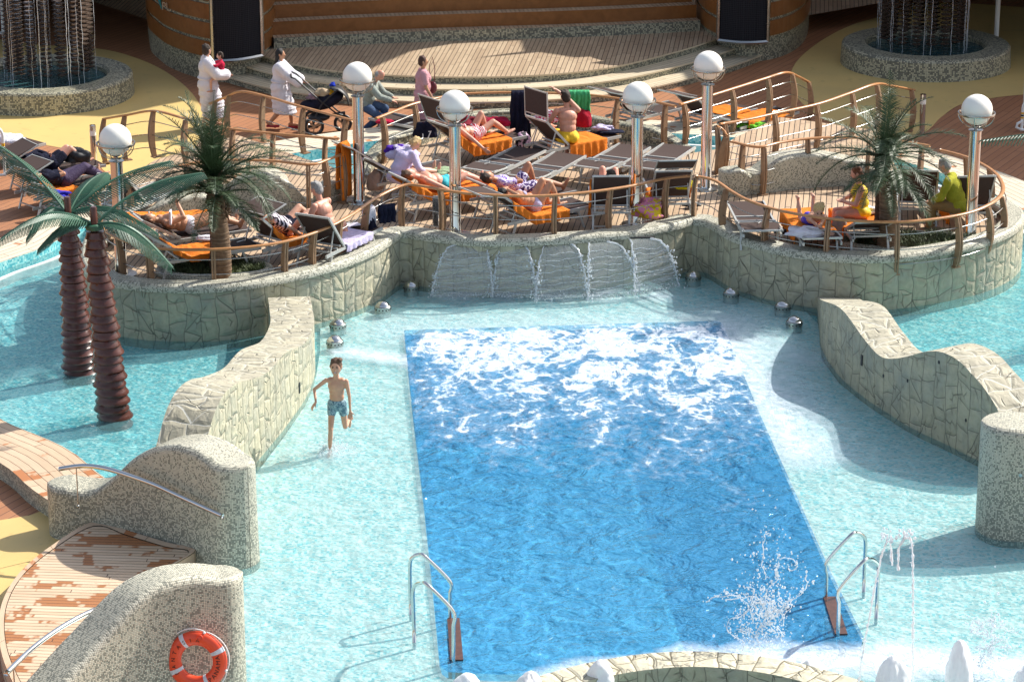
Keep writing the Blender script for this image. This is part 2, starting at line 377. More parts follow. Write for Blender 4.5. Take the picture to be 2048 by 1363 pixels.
def m_water(name, tint, body, bodyf, wsc, bdist, foam=True, caus=.25):
    N = NT(name); v = N.world(); N.t.nodes.remove(N.b)
    vs = N.vscale(v, 1, 1.15, 1)
    w1 = N.noise(vs, wsc, 4, .55, .6); w2 = N.noise(vs, wsc * 3.1, 3, .55, .4)
    h = N.math('ADD', w1, N.math('MULTIPLY', w2, .35))
    bp = N.n("Bump"); N.l(h, bp.inputs["Height"]); bp.inputs["Distance"].default_value = bdist; bp.inputs["Strength"].default_value = 1
    # wave-focused light painted into the water tint as thin cell-edge webs
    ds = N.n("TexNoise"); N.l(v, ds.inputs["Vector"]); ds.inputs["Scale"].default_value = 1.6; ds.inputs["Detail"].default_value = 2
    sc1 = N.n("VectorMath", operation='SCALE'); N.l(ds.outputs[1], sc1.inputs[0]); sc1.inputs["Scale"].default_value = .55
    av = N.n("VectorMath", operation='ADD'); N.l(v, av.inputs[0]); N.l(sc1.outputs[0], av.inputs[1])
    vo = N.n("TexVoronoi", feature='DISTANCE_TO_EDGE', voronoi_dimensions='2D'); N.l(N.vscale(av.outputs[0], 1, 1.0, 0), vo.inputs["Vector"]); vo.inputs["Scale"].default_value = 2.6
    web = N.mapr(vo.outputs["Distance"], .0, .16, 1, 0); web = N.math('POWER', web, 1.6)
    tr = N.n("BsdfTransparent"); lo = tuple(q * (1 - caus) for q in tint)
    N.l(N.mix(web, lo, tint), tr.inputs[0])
    df = N.n("BsdfDiffuse"); df.inputs[0].default_value = (*body, 1); N.l(bp.outputs[0], df.inputs["Normal"])
    m1 = N.n("MixShader"); m1.inputs[0].default_value = bodyf; N.l(tr.outputs[0], m1.inputs[1]); N.l(df.outputs[0], m1.inputs[2])
    gl = N.n("BsdfGlossy"); gl.inputs["Roughness"].default_value = .05; N.l(bp.outputs[0], gl.inputs["Normal"])
    fr = N.n("Fresnel"); fr.inputs[0].default_value = 1.33; N.l(bp.outputs[0], fr.inputs["Normal"])
    m2 = N.n("MixShader"); N.l(N.math('MULTIPLY', fr.outputs[0], .6), m2.inputs[0]); N.l(m1.outputs[0], m2.inputs[1]); N.l(gl.outputs[0], m2.inputs[2])
    last = m2.outputs[0]
    if foam:
        at = N.n("Attribute"); at.attribute_name = "foam"; at2 = N.n("Attribute"); at2.attribute_name = "mist"
        f1 = N.noise(N.vscale(v, 1.3, .75, 1), 1.5, 8, .72, .9)
        f2 = N.n("TexVoronoi", feature='DISTANCE_TO_EDGE', voronoi_dimensions='2D'); N.l(N.vscale(av.outputs[0], 1, .8, 0), f2.inputs["Vector"]); f2.inputs["Scale"].default_value = 3.4
        lace = N.mapr(f2.outputs["Distance"], .0, .22, .08, -.035)
        fine = N.noise(v, 6, 6, .7, .5); f3 = N.noise(N.vscale(v, 1.2, .8, 1), 5.0, 5, .7, 1.2)
        s_ = N.math('ADD', N.math('ADD', N.math('MULTIPLY', N.math('SUBTRACT', f1, .5), 1.25), lace), N.math('SUBTRACT', at.outputs["Fac"], .5))
        s_ = N.math('ADD', s_, N.math('MULTIPLY', N.math('SUBTRACT', f3, .5), .55))
        fm = N.mapr(s_, -.01, .12); soft = N.mapr(s_, -.22, .12, 0, .28)
        fm = N.math('MAXIMUM', N.math('MULTIPLY', fm, N.mapr(fine, .32, .6, .45, 1.0)), N.math('MULTIPLY', soft, N.mapr(fine, .35, .6, .3, 1)))
        fm = N.math('MULTIPLY', fm, N.mapr(at.outputs["Fac"], .0, .2))
        mist = N.math('MULTIPLY', at2.outputs["Fac"], N.mapr(fine, .3, .62, .35, 1.0))
        fm = N.math('MAXIMUM', fm, mist, clamp=True)
        fd = N.n("BsdfDiffuse"); N.l(N.mix(fine, (.62, .74, .88), (.86, .90, .95)), fd.inputs[0])
        bf = N.n("Bump"); N.l(N.math('ADD', fine, f1), bf.inputs["Height"]); bf.inputs["Distance"].default_value = .05; N.l(bf.outputs[0], fd.inputs["Normal"])
        m3 = N.n("MixShader"); N.l(fm, m3.inputs[0]); N.l(last, m3.inputs[1]); N.l(fd.outputs[0], m3.inputs[2]); last = m3.outputs[0]
    N.l(last, N.out.inputs["Surface"]); return N.m
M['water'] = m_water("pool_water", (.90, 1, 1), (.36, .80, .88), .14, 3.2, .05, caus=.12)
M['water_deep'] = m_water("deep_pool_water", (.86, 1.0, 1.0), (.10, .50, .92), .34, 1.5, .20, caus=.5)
def m_clear(name, fac=.2, white=(.9, .95, 1), sc_=30, thr=.55, dens=1.0):
    N = NT(name); N.t.nodes.remove(N.b); v = N.world()
    nz = N.noise(v, sc_, 5, .65, .8)
    tr = N.n("BsdfTransparent"); df = N.n("BsdfTranslucent"); df.inputs[0].default_value = (*white, 1)
    d2 = N.n("BsdfDiffuse"); d2.inputs[0].default_value = (*white, 1)
    ad = N.n("MixShader"); ad.inputs[0].default_value = .5; N.l(df.outputs[0], ad.inputs[1]); N.l(d2.outputs[0], ad.inputs[2])
    gl = N.n("BsdfGlossy"); gl.inputs["Roughness"].default_value = .08
    m0 = N.n("MixShader"); m0.inputs[0].default_value = .25; N.l(ad.outputs[0], m0.inputs[1]); N.l(gl.outputs[0], m0.inputs[2])
    m1 = N.n("MixShader"); N.l(N.mapr(nz, thr - .1, thr + .12, fac, dens), m1.inputs[0]); N.l(tr.outputs[0], m1.inputs[1]); N.l(m0.outputs[0], m1.inputs[2])
    N.l(m1.outputs[0], N.out.inputs["Surface"]); return N.m
M['spray'] = m_clear("falling_water", .36, thr=.62, dens=.55, white=(.80,.84,.84))
M['drops'] = m_clear("water_drops", .55, thr=.5, dens=.95)
N = NT("white_foam"); N.t.nodes.remove(N.b); _d = N.n("BsdfDiffuse"); _d.inputs[0].default_value = (.97, .98, .99, 1); _t = N.n("BsdfTranslucent"); _t.inputs[0].default_value = (.97, .98, .99, 1)
_m = N.n("MixShader"); N.l(N.mapr(N.noise(N.obj(), 6, 3), .3, .7, .12, .25), _m.inputs[0]); N.l(_d.outputs[0], _m.inputs[1]); N.l(_t.outputs[0], _m.inputs[2]); N.l(_m.outputs[0], N.out.inputs["Surface"]); M['foamy'] = N.m

# ---------------------------------------------------------------- walls that follow a path
def stations(base_pts, tops, width, step=.12, side=1, cap0=False, cap1=False):
    """base_pts on the right side of the wall, wall lies to the left; returns (center, dir, halfwidth, ztop, s)"""
    pts = [Vector((p[0], p[1], t)) for p, t in zip(base_pts, tops)]
    c = resample(cat(pts, 10), step); out = []; s = 0
    n = len(c)
    for i, p in enumerate(c):
        d = Vector((c[min(i + 1, n - 1)].x - c[max(i - 1, 0)].x, c[min(i + 1, n - 1)].y - c[max(i - 1, 0)].y, 0)).normalized()
        L = Vector((-d.y, d.x, 0)) * side
        if i: s += (Vector((p.x, p.y)) - Vector((c[i - 1].x, c[i - 1].y))).length
        out.append([Vector((p.x, p.y, 0)) + L * width / 2, d, width / 2, p.z, s])
    def cap(o, sgn):
        r = []
        for k in range(1, 9):
            a = math.pi / 2 * k / 8
            r.append([o[0] + o[1] * sgn * o[2] * math.sin(a), o[1], max(o[2] * math.cos(a), .004), o[3] - .03 * (1 - math.cos(a)), o[4] + sgn * o[2] * a])
        return r
    if cap1: out += cap(out[-1], 1)
    if cap0: out = list(reversed(cap(out[0], -1))) + out
    return out
def wall_mesh(st, zbot, mb, mb_top=None, rnd=.05, flare=0.0, vo=0.0, closed=False):
    rings = []; hmax = max(q[2] for q in st)
    K = 4 if rnd > .001 else 0
    for c, d, hw, zt, s in st:
        L = Vector((-d.y, d.x, 0)); prof = []
        zb = zbot if not callable(zbot) else zbot(c)
        r = min(rnd, hw * .98); ns = 5
        for j in range(ns + 1):
            z = zb + (zt - r - zb) * j / ns
            prof.append((hw + flare * min(1, hw / hmax) * (1 - j / ns) ** 2, z))
        for k in range(1, K + 1):
            a = math.pi / 2 * k / K
            prof.append((hw - r * (1 - math.cos(a)), zt - r + r * math.sin(a)))
        rings.append((c, L, prof, s, hw))
    m = mb; mt = mb_top or mb
    for (c0, L0, p0, s0, h0), (c1, L1, p1, s1, h1) in zip(rings, rings[1:]):
        for sd in (-1, 1):
            for k in range(len(p0) - 1):
                a = c0 + L0 * sd * p0[k][0]; a.z = p0[k][1]; b = c1 + L1 * sd * p1[k][0]; b.z = p1[k][1]
                cc = c1 + L1 * sd * p1[k + 1][0]; cc.z = p1[k + 1][1]; dd = c0 + L0 * sd * p0[k + 1][0]; dd.z = p0[k + 1][1]
                o = vo + (3.3 if sd > 0 else 0)
                uv = [(s0 + o, p0[k][1]), (s1 + o, p1[k][1]), (s1 + o, p1[k + 1][1]), (s0 + o, p0[k + 1][1])]
                q = [a, b, cc, dd]
                if sd > 0: q.reverse(); uv.reverse()
                m.quad(*q, uv=uv)
        a = c0 - L0 * p0[-1][0]; a.z = p0[-1][1]; b = c1 - L1 * p1[-1][0]; b.z = p1[-1][1]
        cc = c1 + L1 * p1[-1][0]; cc.z = p1[-1][1]; dd = c0 + L0 * p0[-1][0]; dd.z = p0[-1][1]
        ds = math.hypot(s1 - s0, b.z - a.z) if s1 != s0 else 0
        mt.quad(a, b, cc, dd, uv=[(s0, -h0), (s1, -h1), (s1, h1), (s0, h0)])
    for (c, L, p, s, h), fl in ((rings[0], 1), (rings[-1], 0)):
        if h < .02: continue
        vs_ = [Vector((*(c - L * q[0]).xy, q[1])) for q in p] + [Vector((*(c + L * q[0]).xy, q[1])) for q in reversed(p)]
        if fl: vs_.reverse()
        m.add(vs_, [tuple(range(len(vs_)))], [((v - c).dot(L), v.z) for v in vs_])
def flat(name, loops, Z, mat, ang=0.0, kind='structure', up=True, tri=True):
    """flat sheet from outer loop and holes, uv = metres rotated by ang"""
    loops = [[Vector((p[0], p[1], 0)) for p in l] for l in loops]
    tris = geometry.tessellate_polygon(loops)
    V = [v for l in loops for v in l]; F = []
    for t in tris:
        a, b, c = [V[i] for i in t]
        F.append(t if (b - a).cross(c - a).z > 0 else t[::-1])
    ca, sa = math.cos(ang), math.sin(ang)
    U = [(V[i].x * ca + V[i].y * sa, -V[i].x * sa + V[i].y * ca) for f in F for i in f]
    mb = MB(); mb.add([(v.x, v.y, Z) for v in V], F, U)
    o = mb.build(name, mat)
    if kind: o["kind"] = kind
    return o
def inside(p, poly):
    x, y = p[0], p[1]; c = False; n = len(poly)
    for i in range(n):
        a, b = poly[i], poly[i - 1]
        if (a[1] > y) != (b[1] > y) and x < (b[0] - a[0]) * (y - a[1]) / (b[1] - a[1]) + a[0]: c = not c
    return c
def offset(path, d):
    """offset an open path to its left by d"""
    out = []; n = len(path)
    for i, p in enumerate(path):
        t = Vector(path[min(i + 1, n - 1)]) - Vector(path[max(i - 1, 0)]); t.z = 0; t.normalize()
        out.append(Vector((p[0] - t.y * d, p[1] + t.x * d, p[2])))
    return out
# ================================================================ SETTING
# ring of planked coping round the whole pool (outer edge, anticlockwise seen from above would be reversed)
ring_px = [(127, 1020), (60, 975), (0, 925), (-130, 865), (-260, 770), (-300, 680), (-240, 580), (-110, 515), (0, 476), (74, 432), (147, 398), (244, 356),
           (380, 318), (500, 292), (600, 274), (720, 258), (830, 247), (950, 239), (1080, 236), (1200, 237), (1330, 241), (1450, 248), (1600, 260),
           (1750, 278), (1871, 304), (1960, 330), (2048, 362), (2160, 420), (2330, 560)]
ring = resample(cat([P(x, y, .15) for x, y in ring_px], 8), .3)
pool_poly = offset(ring, -.45)
below = [P(2500, 900), P(2500, 1560), P(300, 1560), P(430, 1420), P(470, 1165), P(370, 1120), P(250, 1060), P(160, 1040)]
pool_loop = [Vector((p.x, p.y, 0)) for p in pool_poly] + below
big = [(-60, 8), (70, 8), (70, 110), (-60, 110)]
flat("promenade_deck", [big, pool_loop], -.10, M['prom'], R(62))
# shallow floor with the deep basin cut out
deep = [P(x, y) for x, y in [(808, 660), (826, 830), (848, 1010), (866, 1180), (879, 1318), (884, 1334), (896, 1343), (1000, 1348), (1300, 1334), (1560, 1318), (1690, 1301), (1722, 1292), (1727, 1272), (1660, 1140), (1600, 1005), (1520, 828), (1446, 648), (1437, 641)]]
sh_px = [(640, 640), (640, 690), (632, 740), (610, 800), (565, 865), (500, 950), (400, 1000), (300, 1000), (300, 1560), (2500, 1560), (2500, 900), (2030, 960), (1970, 925), (1908, 896), (1842, 865), (1776, 826),
         (1723, 790), (1679, 755), (1644, 707), (1640, 640), (1560, 560), (1385, 500), (1100, 520), (810, 520), (740, 560)]
shallow = [P(x, y) for x, y in sh_px]
ZS = -.09
flat("shallow_pool_floor", [shallow, deep], ZS, M['tile_sh'])
flat("lagoon_floor", [pool_loop, shallow], -.14, M['tile_la'])
mb = MB()
for a, b in zip(deep, deep[1:] + deep[:1]):
    mb.quad((a.x, a.y, ZS - .01), (b.x, b.y, ZS - .01), (b.x, b.y, -1.7), (a.x, a.y, -1.7))
for a, b in zip(shallow, shallow[1:] + shallow[:1]):
    mb.quad((a.x, a.y, ZS - .01), (b.x, b.y, ZS - .01), (b.x, b.y, -.5), (a.x, a.y, -.5))
struct(mb.build("deep_pool_walls", M['tile_bl']))
flat("deep_pool_floor", [[(p.x, p.y) for p in deep]], -1.68, M['tile_bl'])
# white edge tiles of the basin
mb = MB(); dl = [Vector((p.x, p.y, 0)) for p in deep]; ctr = sum(dl, Vector()) / len(dl)
for i in range(len(dl)):
    a, b = dl[i], dl[(i + 1) % len(dl)]
    na = (a - ctr).normalized() * .07; nb = (b - ctr).normalized() * .07
    mb.quad((a.x, a.y, ZS + .004), (b.x, b.y, ZS + .004), (b.x + nb.x, b.y + nb.y, ZS + .004), (a.x + na.x, a.y + na.y, ZS + .004))
struct(mb.build("basin_edge", M['white']))

# ---- water sheets with a foam field (attributes, sampled in metres)
def seg_d(p, a, b):
    ab = b - a; t = max(0, min(1, (p - a).dot(ab) / ab.length_squared)); return (p - (a + ab * t)).length
A = lambda x, y: Vector(P(x, y).xy)
deep2 = [(p.x, p.y) for p in deep]
far_a, far_b = A(808, 660), A(1445, 640)
r_a, r_b = A(1440, 650), A(1600, 900)
st_a, st_b = A(690, 703), A(830, 722)
bt = [A(880, 1400), A(1200, 1352), (A(1400, 1325)), A(1540, 1318), A(1800, 1318), A(2100, 1345)]
def foam_at(x, y):
    p = Vector((x, y)); ins = inside(p, deep2); nz = noise.noise(Vector((x * .9, y * .25, 0))); nz2 = noise.noise(Vector((x * 2.1, y * .5, 4)))
    f = 0; mist = 0
    dfar = seg_d(p, far_a, far_b)
    if ins:
        reach = 6.0 + nz * 1.8 + nz2 * 1.0
        f = .60 - .30 * max(0, dfar / reach) ** 2.0
        if dfar < .35: f -= .2 * (1 - dfar / .35)
        e = seg_d(p, A(808, 660), A(848, 1010))
        f -= max(0, .16 * (1 - e / .5))
        if dfar > reach * 1.35: f = 0
    else:
        mist = max(mist, .30 * max(0, 1 - dfar / 1.1) + .0)
        d = seg_d(p, r_a, r_b); mist = max(mist, .8 * max(0, 1 - d / 1.0) ** 1.1)
    d = seg_d(p, st_a, st_b)
    if d < .35 and not ins: mist = max(mist, .85 * (1 - d / .35))
    d = seg_d(p, A(1440, 640), A(1600, 720))
    if not ins: mist = max(mist, .5 * max(0, 1 - d / .7))
    d = min(seg_d(p, bt[i], bt[i + 1]) for i in range(len(bt) - 1))
    below_ = P(1024, 1340).y
    bd = (p - A(668, 903)).length; mist = max(mist, .55 * max(0, 1 - bd / .38))
    if x > .2: mist = max(mist, 1.15 * max(0, 1 - d / (.55 + .25 * nz2)) ** .6)
    for cx in (915, 1010, 1110, 1210, 1310):
        d = (p - A(cx, 590)).length; mist = max(mist, .5 * max(0, 1 - d / .55))
    return max(0, f), min(1, mist)
def water_grid(name, x0, x1, y0, y1, st, keep, mat):
    nx = int((x1 - x0) / st); ny = int((y1 - y0) / st); idx = {}; V = []; F = []
    def vi(i, j):
        if (i, j) not in idx: idx[(i, j)] = len(V); V.append((x0 + i * st, y0 + j * st, 0))
        return idx[(i, j)]
    for i in range(nx):
        for j in range(ny):
            if keep((x0 + (i + .5) * st, y0 + (j + .5) * st)): F.append((vi(i, j), vi(i + 1, j), vi(i + 1, j + 1), vi(i, j + 1)))
    me = bpy.data.meshes.new(name); me.from_pydata(V, [], F); me.update(); me.materials.append(mat)
    at = me.attributes.new("foam", 'FLOAT', 'POINT'); at2 = me.attributes.new("mist", 'FLOAT', 'POINT')
    fv = [foam_at(v[0], v[1]) if (-5 < v[0] < 9 and v[1] < 46) else (0, 0) for v in V]
    at.data.foreach_set("value", [f[0] for f in fv]); at2.data.foreach_set("value", [f[1] for f in fv])
    return struct(link(name, me, None, 'all'))
xs = [p.x for p in pool_loop]; ys = [p.y for p in pool_loop]
pl = [(p.x, p.y) for p in pool_loop]
# fine clean edge between the two sheets: the deep sheet is its own polygon, the other has it as a hole
def water_poly(name, loops, mat, st=.16):
    import bmesh
    o = flat(name, loops, 0.0, mat)
    bm = bmesh.new(); bm.from_mesh(o.data)
    x0, x1 = min(v.co.x for v in bm.verts), max(v.co.x for v in bm.verts); y0, y1 = min(v.co.y for v in bm.verts), max(v.co.y for v in bm.verts)
    k = x0 + st
    while k < x1:
        bmesh.ops.bisect_plane(bm, geom=bm.verts[:] + bm.edges[:] + bm.faces[:], plane_co=(k, 0, 0), plane_no=(1, 0, 0)); k += st
    k = y0 + st
    while k < y1:
        bmesh.ops.bisect_plane(bm, geom=bm.verts[:] + bm.edges[:] + bm.faces[:], plane_co=(0, k, 0), plane_no=(0, 1, 0)); k += st
    bm.to_mesh(o.data); bm.free(); me = o.data
    at = me.attributes.new("foam", 'FLOAT', 'POINT'); at2 = me.attributes.new("mist", 'FLOAT', 'POINT')
    cx, cy = sum(p[0] for p in deep2) / len(deep2), sum(p[1] for p in deep2) / len(deep2)
    fv = []
    for v in me.vertices:
        x, y = v.co.x, v.co.y
        if mat is M['water_deep']: x = cx + (x - cx) * .998; y = cy + (y - cy) * .998
        else:
            if inside((x, y), deep2) or min(abs(x - q[0]) + abs(y - q[1]) for q in deep2) < .02 or True:
                dx, dy = x - cx, y - cy; L = math.hypot(dx, dy); x += dx / L * .004; y += dy / L * .004
        fv.append(foam_at(x, y) if (-5 < x < 9 and y < 46) else (0, 0))
    at.data.foreach_set("value", [f[0] for f in fv]); at2.data.foreach_set("value", [f[1] for f in fv])
    return o
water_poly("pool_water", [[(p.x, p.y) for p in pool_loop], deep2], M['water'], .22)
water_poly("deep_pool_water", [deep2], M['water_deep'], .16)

# ---- coping ring
st = []; s = 0
w_c = MB(); w_s = MB()
outer = ring; inner = offset(ring, -1.0)
for i in range(len(outer) - 1):
    a, b, c, d = outer[i], outer[i + 1], inner[i + 1], inner[i]; L = (b - a).length
    low = a.x < -5.2 and a.y < 42
    w_c.add([(v.x, v.y, .15) for v in (a, d, c, b)], [(0, 1, 2, 3)], [(s, 0), (s, -1.0), (s + L, -1.0), (s + L, 0)], 1 if low else 0)
    w_c.add([(v.x, v.y, z) for v, z in ((a, -.101), (a, .15), (b, .15), (b, -.101))], [(0, 1, 2, 3)], [(s, -.1), (s, .15), (s + L, .15), (s + L, -.1)], 2)
    w_c.add([(v.x, v.y, z) for v, z in ((d, .15), (d, -.6), (c, -.6), (c, .15))], [(0, 1, 2, 3)], [(s, .15), (s, -.6), (s + L, -.6), (s + L, .15)], 3)
    s += L
cop = empty("pool_coping", ring[20], 0, "pale planked edge that curves round the outside of the whole pool", "pool edge")
o = w_c.build("planking", [M['coping'], M['coping_lo'], M['mosaic'], M['tile_la']]); o.parent = cop; o.matrix_parent_inverse = Matrix.Translation(-ring[20])
lip_o = offset(ring, -1.26); lip_i = offset(ring, -1.33); mb = MB()
for i in range(len(lip_o) - 1):
    if lip_o[i].y < 42.5 and lip_o[i].x < 0: continue
    q = [lip_o[i], lip_o[i + 1], lip_i[i + 1], lip_i[i]]
    mb.quad(*[(v.x, v.y, .02) for v in reversed(q)])
    mb.quad(*[(q[3].x, q[3].y, .02), (q[3].x, q[3].y, -.46), (q[2].x, q[2].y, -.46), (q[2].x, q[2].y, .02)])
    mb.quad(*[(q[0].x, q[0].y, -.46), (q[0].x, q[0].y, .02), (q[1].x, q[1].y, .02), (q[1].x, q[1].y, -.46)])
o = mb.build("white_lip", M['white']); o.parent = cop; o.matrix_parent_inverse = Matrix.Translation(-ring[20])

# ---- yellow resin floors
yl = cat([P(x, y, -.1) for x, y in [(-250, 60), (60, 88), (190, 97), (262, 113), (330, 143), (385, 188), (408, 240), (385, 300), (300, 345), (225, 350), (190, 325), (150, 304), (100, 292), (40, 287), (-60, 285), (-250, 300)]], 6, True)
flat("yellow_floor", [yl], -.096, M['yellow'])
yr = cat([P(x, y, -.1) for x, y in [(1900, 5), (1770, 32), (1690, 56), (1620, 98), (1583, 142), (1590, 190), (1650, 240), (1740, 265), (1840, 268), (1882, 235), (1920, 210), (1980, 197), (2080, 188), (2300, 185), (2350, 60)]], 6, True)
flat("yellow_floor", [yr], -.096, M['yellow'])
yb = [P(x, y, -.1) for x, y in [(-60, 1050), (60, 1030), (140, 1000), (200, 1040), (160, 1110), (60, 1170), (-60, 1260)]]
flat("yellow_floor", [yb], -.096, M['yellow'])

# ---- island: deck, stone front wall, mosaic rim
ZD = .72
front_px = [(250, 525), (212, 538), (185, 562), (170, 598), (173, 635), (204, 662), (262, 676), (330, 682), (430, 682), (520, 672), (600, 656), (660, 640), (715, 620), (757, 600), (786, 578), (800, 569), (812, 567), (860, 575), (960, 585), (1100, 582), (1250, 570), (1345, 552), (1374, 543), (1392, 541), (1420, 549),
            (1470, 578), (1560, 604), (1660, 618), (1760, 620), (1850, 610), (1950, 590), (2012, 566), (2040, 540), (2038, 520), (2008, 500), (1960, 488)]
front = [P(x, y) for x, y in front_px]
def zb(c): return -.55
isl = empty("stone_wall", (0, 45, 0), 0, "long curving stone-clad wall with rounded mosaic rim round the sunbathing islands", "wall")
st = stations(front, [.84] * len(front), .30, .14)
mb = MB(); wall_mesh(st, -.55, mb, rnd=0.0)
def under(o, par): o.parent = par; o.matrix_parent_inverse = Matrix.Translation(par.location).inverted(); return o
under(mb.build("stone_cladding", M['stone']), isl)
st2 = [[c + Vector((-d.y, d.x, 0)) * .02, d, .20, .92, s] for c, d, hw, z, s in st]
mb = MB(); wall_mesh(st2, .80, mb, rnd=.09)
under(mb.build("rim", M['mosaic_rim'], None, 60), isl)
inner_f = [c for c, d, hw, z, s in st]
back_px = [(1930, 392), (1880, 382), (1830, 366), (1795, 340), (1775, 300), (1755, 261), (1649, 246), (1560, 234), (1475, 273), (1430, 299), (1368, 308), (1305, 292), (1230, 278), (1176, 266), (1120, 256), (1030, 252), (960, 256), (880, 275), (835, 293), (797, 303), (765, 320),
           (740, 345), (700, 348), (660, 332), (612, 318), (551, 296), (475, 270), (310, 320), (262, 350), (240, 395), (225, 432)]
back = [P(x, y, ZD) for x, y in back_px]
loop = [Vector((p.x, p.y, 0)) for p in inner_f] + [Vector((p.x, p.y, 0)) for p in back]
deck = flat("island_deck", [loop], ZD, M['deck'], R(83))
mb = MB()
for a, b in zip(back, back[1:]):
    L = (b - a).length
    mb.quad((a.x, a.y, ZD - .004), (b.x, b.y, ZD - .004), (b.x, b.y, -.6), (a.x, a.y, -.6), uv=[(0, .7), (L, .7), (L, -.6), (0, -.6)])
struct(mb.build("island_side_wall", M['mosaic_dk']))
# ramps from the bridge crests down to the promenade
for k, (pts, off_) in enumerate([([(310, 320), (475, 270)], (-.55, 1.0)), ([(1560, 234), (1649, 246), (1755, 261)], (.35, 1.2))]):
    q = [P(x, y, ZD) for x, y in pts]; mb = MB()
    for a, b in zip(q, q[1:]):
        c = Vector((b.x + off_[0], b.y + off_[1], -.09)); d = Vector((a.x + off_[0], a.y + off_[1], -.09)); L = (b - a).length
        a2 = Vector((a.x, a.y, ZD - .002)); b2 = Vector((b.x, b.y, ZD - .002))
        mb.quad(a2, b2, c, d, uv=[(0, 0), (0, L), (1.3, L), (1.3, 0)])
    struct(mb.build("ramp", M['deck']))
# low mosaic wall at the back of the middle island
bw_px = [(1366, 306), (1305, 291), (1230, 277), (1176, 265), (1120, 255), (1030, 252), (960, 256), (880, 276), (835, 294), (797, 304), (765, 322), (735, 352)]
bw = [P(x, y, ZD) for x, y in reversed(bw_px)]
mb = MB(); wall_mesh(stations(bw, [.78, .95] + [1.02] * 9 + [.8], .26, .16, 1, True, True), .2, mb, rnd=.06)
tag(mb.build("mosaic_wall", M['mosaic_dk'], None, 50), "low mosaic wall with pale top behind the middle sun loungers", "wall")
# hump shaped mosaic walls between islands and bridges
def hump(px, tops, wd, label, mat='mosaic', z0=ZD, zbot=.2, caps=(True, True), flare=0.0, rnd=.07, name="mosaic_wall", side=1, group=None, step=.1):
    b = [P(x, y, z0) for x, y in px]; t = [ZT(p, y) for p, y in zip(b, tops)]
    mb = MB(); wall_mesh(stations(b, t, wd, step, side, *caps), zbot, mb, rnd=rnd, flare=flare)
    return tag(mb.build(name, M[mat], None, 55), label, "wall", group)
hump([(252, 440), (300, 446), (350, 443), (400, 436), (440, 432)], [428, 418, 398, 390, 398], .35, "wave shaped mosaic wall low and long behind the left palm tree", caps=(True, True))
hump([(455, 425), (500, 424), (545, 425), (590, 424), (618, 418)], [380, 352, 348, 372, 402], .45, "tall humped mosaic wall between the left palm tree and the sitting grey-haired man", caps=(True, True))
hump([(652, 408), (672, 404), (690, 396)], [372, 362, 366], .3, "small mosaic wall end below the hanging orange towel")
hump([(1458, 392), (1486, 392), (1512, 387)], [342, 340, 356], .4, "short mosaic wall block at the foot of the right bridge")
hump([(1524, 388), (1560, 383), (1600, 378), (1650, 374), (1700, 372), (1740, 375), (1775, 385)], [345, 318, 309, 310, 322, 340, 372], .45, "long humped mosaic wall behind the woman in the yellow swimsuit", step=.12)

# ---- wave shaped stone walls in the pool
def wave(pts, wd, side, label, holes=()):
    b = [P(x, yb) for x, yb, yt in pts]; t = [ZT(p, yt) for p, (x, yb, yt) in zip(b, pts)]
    r = empty("wave_wall", b[len(b) // 2], 0, label, "wall")
    m1 = MB(); m2 = MB(); wall_mesh(stations(b, t, wd, .08, side), -.55, m1, m2, rnd=0.0)
    under(m1.build("stone_cladding", M['stone'], None, 50), r)
    under(m2.build("paved_top", M['stone_top'], None, 50), r)
    cb = resample(cat(b, 10), .03)
    for x, y, kind in holes:
        fx = lambda p: 1024 + FPX * p.x / (p.y * math.cos(PITCH) + CH * math.sin(PITCH)); k = min(range(1, len(cb) - 1), key=lambda i: abs(fx(cb[i]) - x))
        p = cb[k]; d = (cb[k + 1] - cb[k - 1]).normalized(); n_ = Vector((d.y, -d.x, 0)) * side; z = ZT(p, y); mb = MB()
        rot = Matrix((d, n_, Vector((0, 0, 1)))).transposed()
        if kind == 's': mb.box((p.x, p.y, z), (.05, .03, .16), rot)
        else: mb.ell((p.x, p.y, z), (.022, .012, .028), 10, 6, rot)
        under(mb.build({'s': "underwater_light" if False else "wall_light"}.get(kind, "spout_hole"), M['dark'], None), r)
    return r
wave([(622, 668, 592), (627, 700, 618), (630, 746, 648), (612, 795, 686), (574, 850, 706), (542, 890, 742), (511, 927, 757), (482, 966, 765), (457, 995, 785), (437, 1017, 822), (421, 1035, 872), (405, 1052, 925)], .66, -1,
     "left wave-shaped stone wall with paved top, running down to the running boy", [(599, 775, 's')])
wave([(1633, 606, 592), (1638, 650, 598), (1645, 700, 602), (1679, 752, 619), (1723, 790, 677), (1752, 811, 709), (1776, 826, 717), (1810, 848, 712), (1842, 865, 703), (1875, 880, 704), (1908, 896, 721), (1935, 910, 748), (1961, 923, 777), (1990, 940, 822), (2016, 956, 885)], .66, 1,
     "right wave-shaped stone wall with paved top, climbing to the mosaic column", [(1721, 720, 's'), (1764, 751, 'h'), (1812, 761, 'h'), (1870, 724, 'h'), (1929, 840, 'h')])

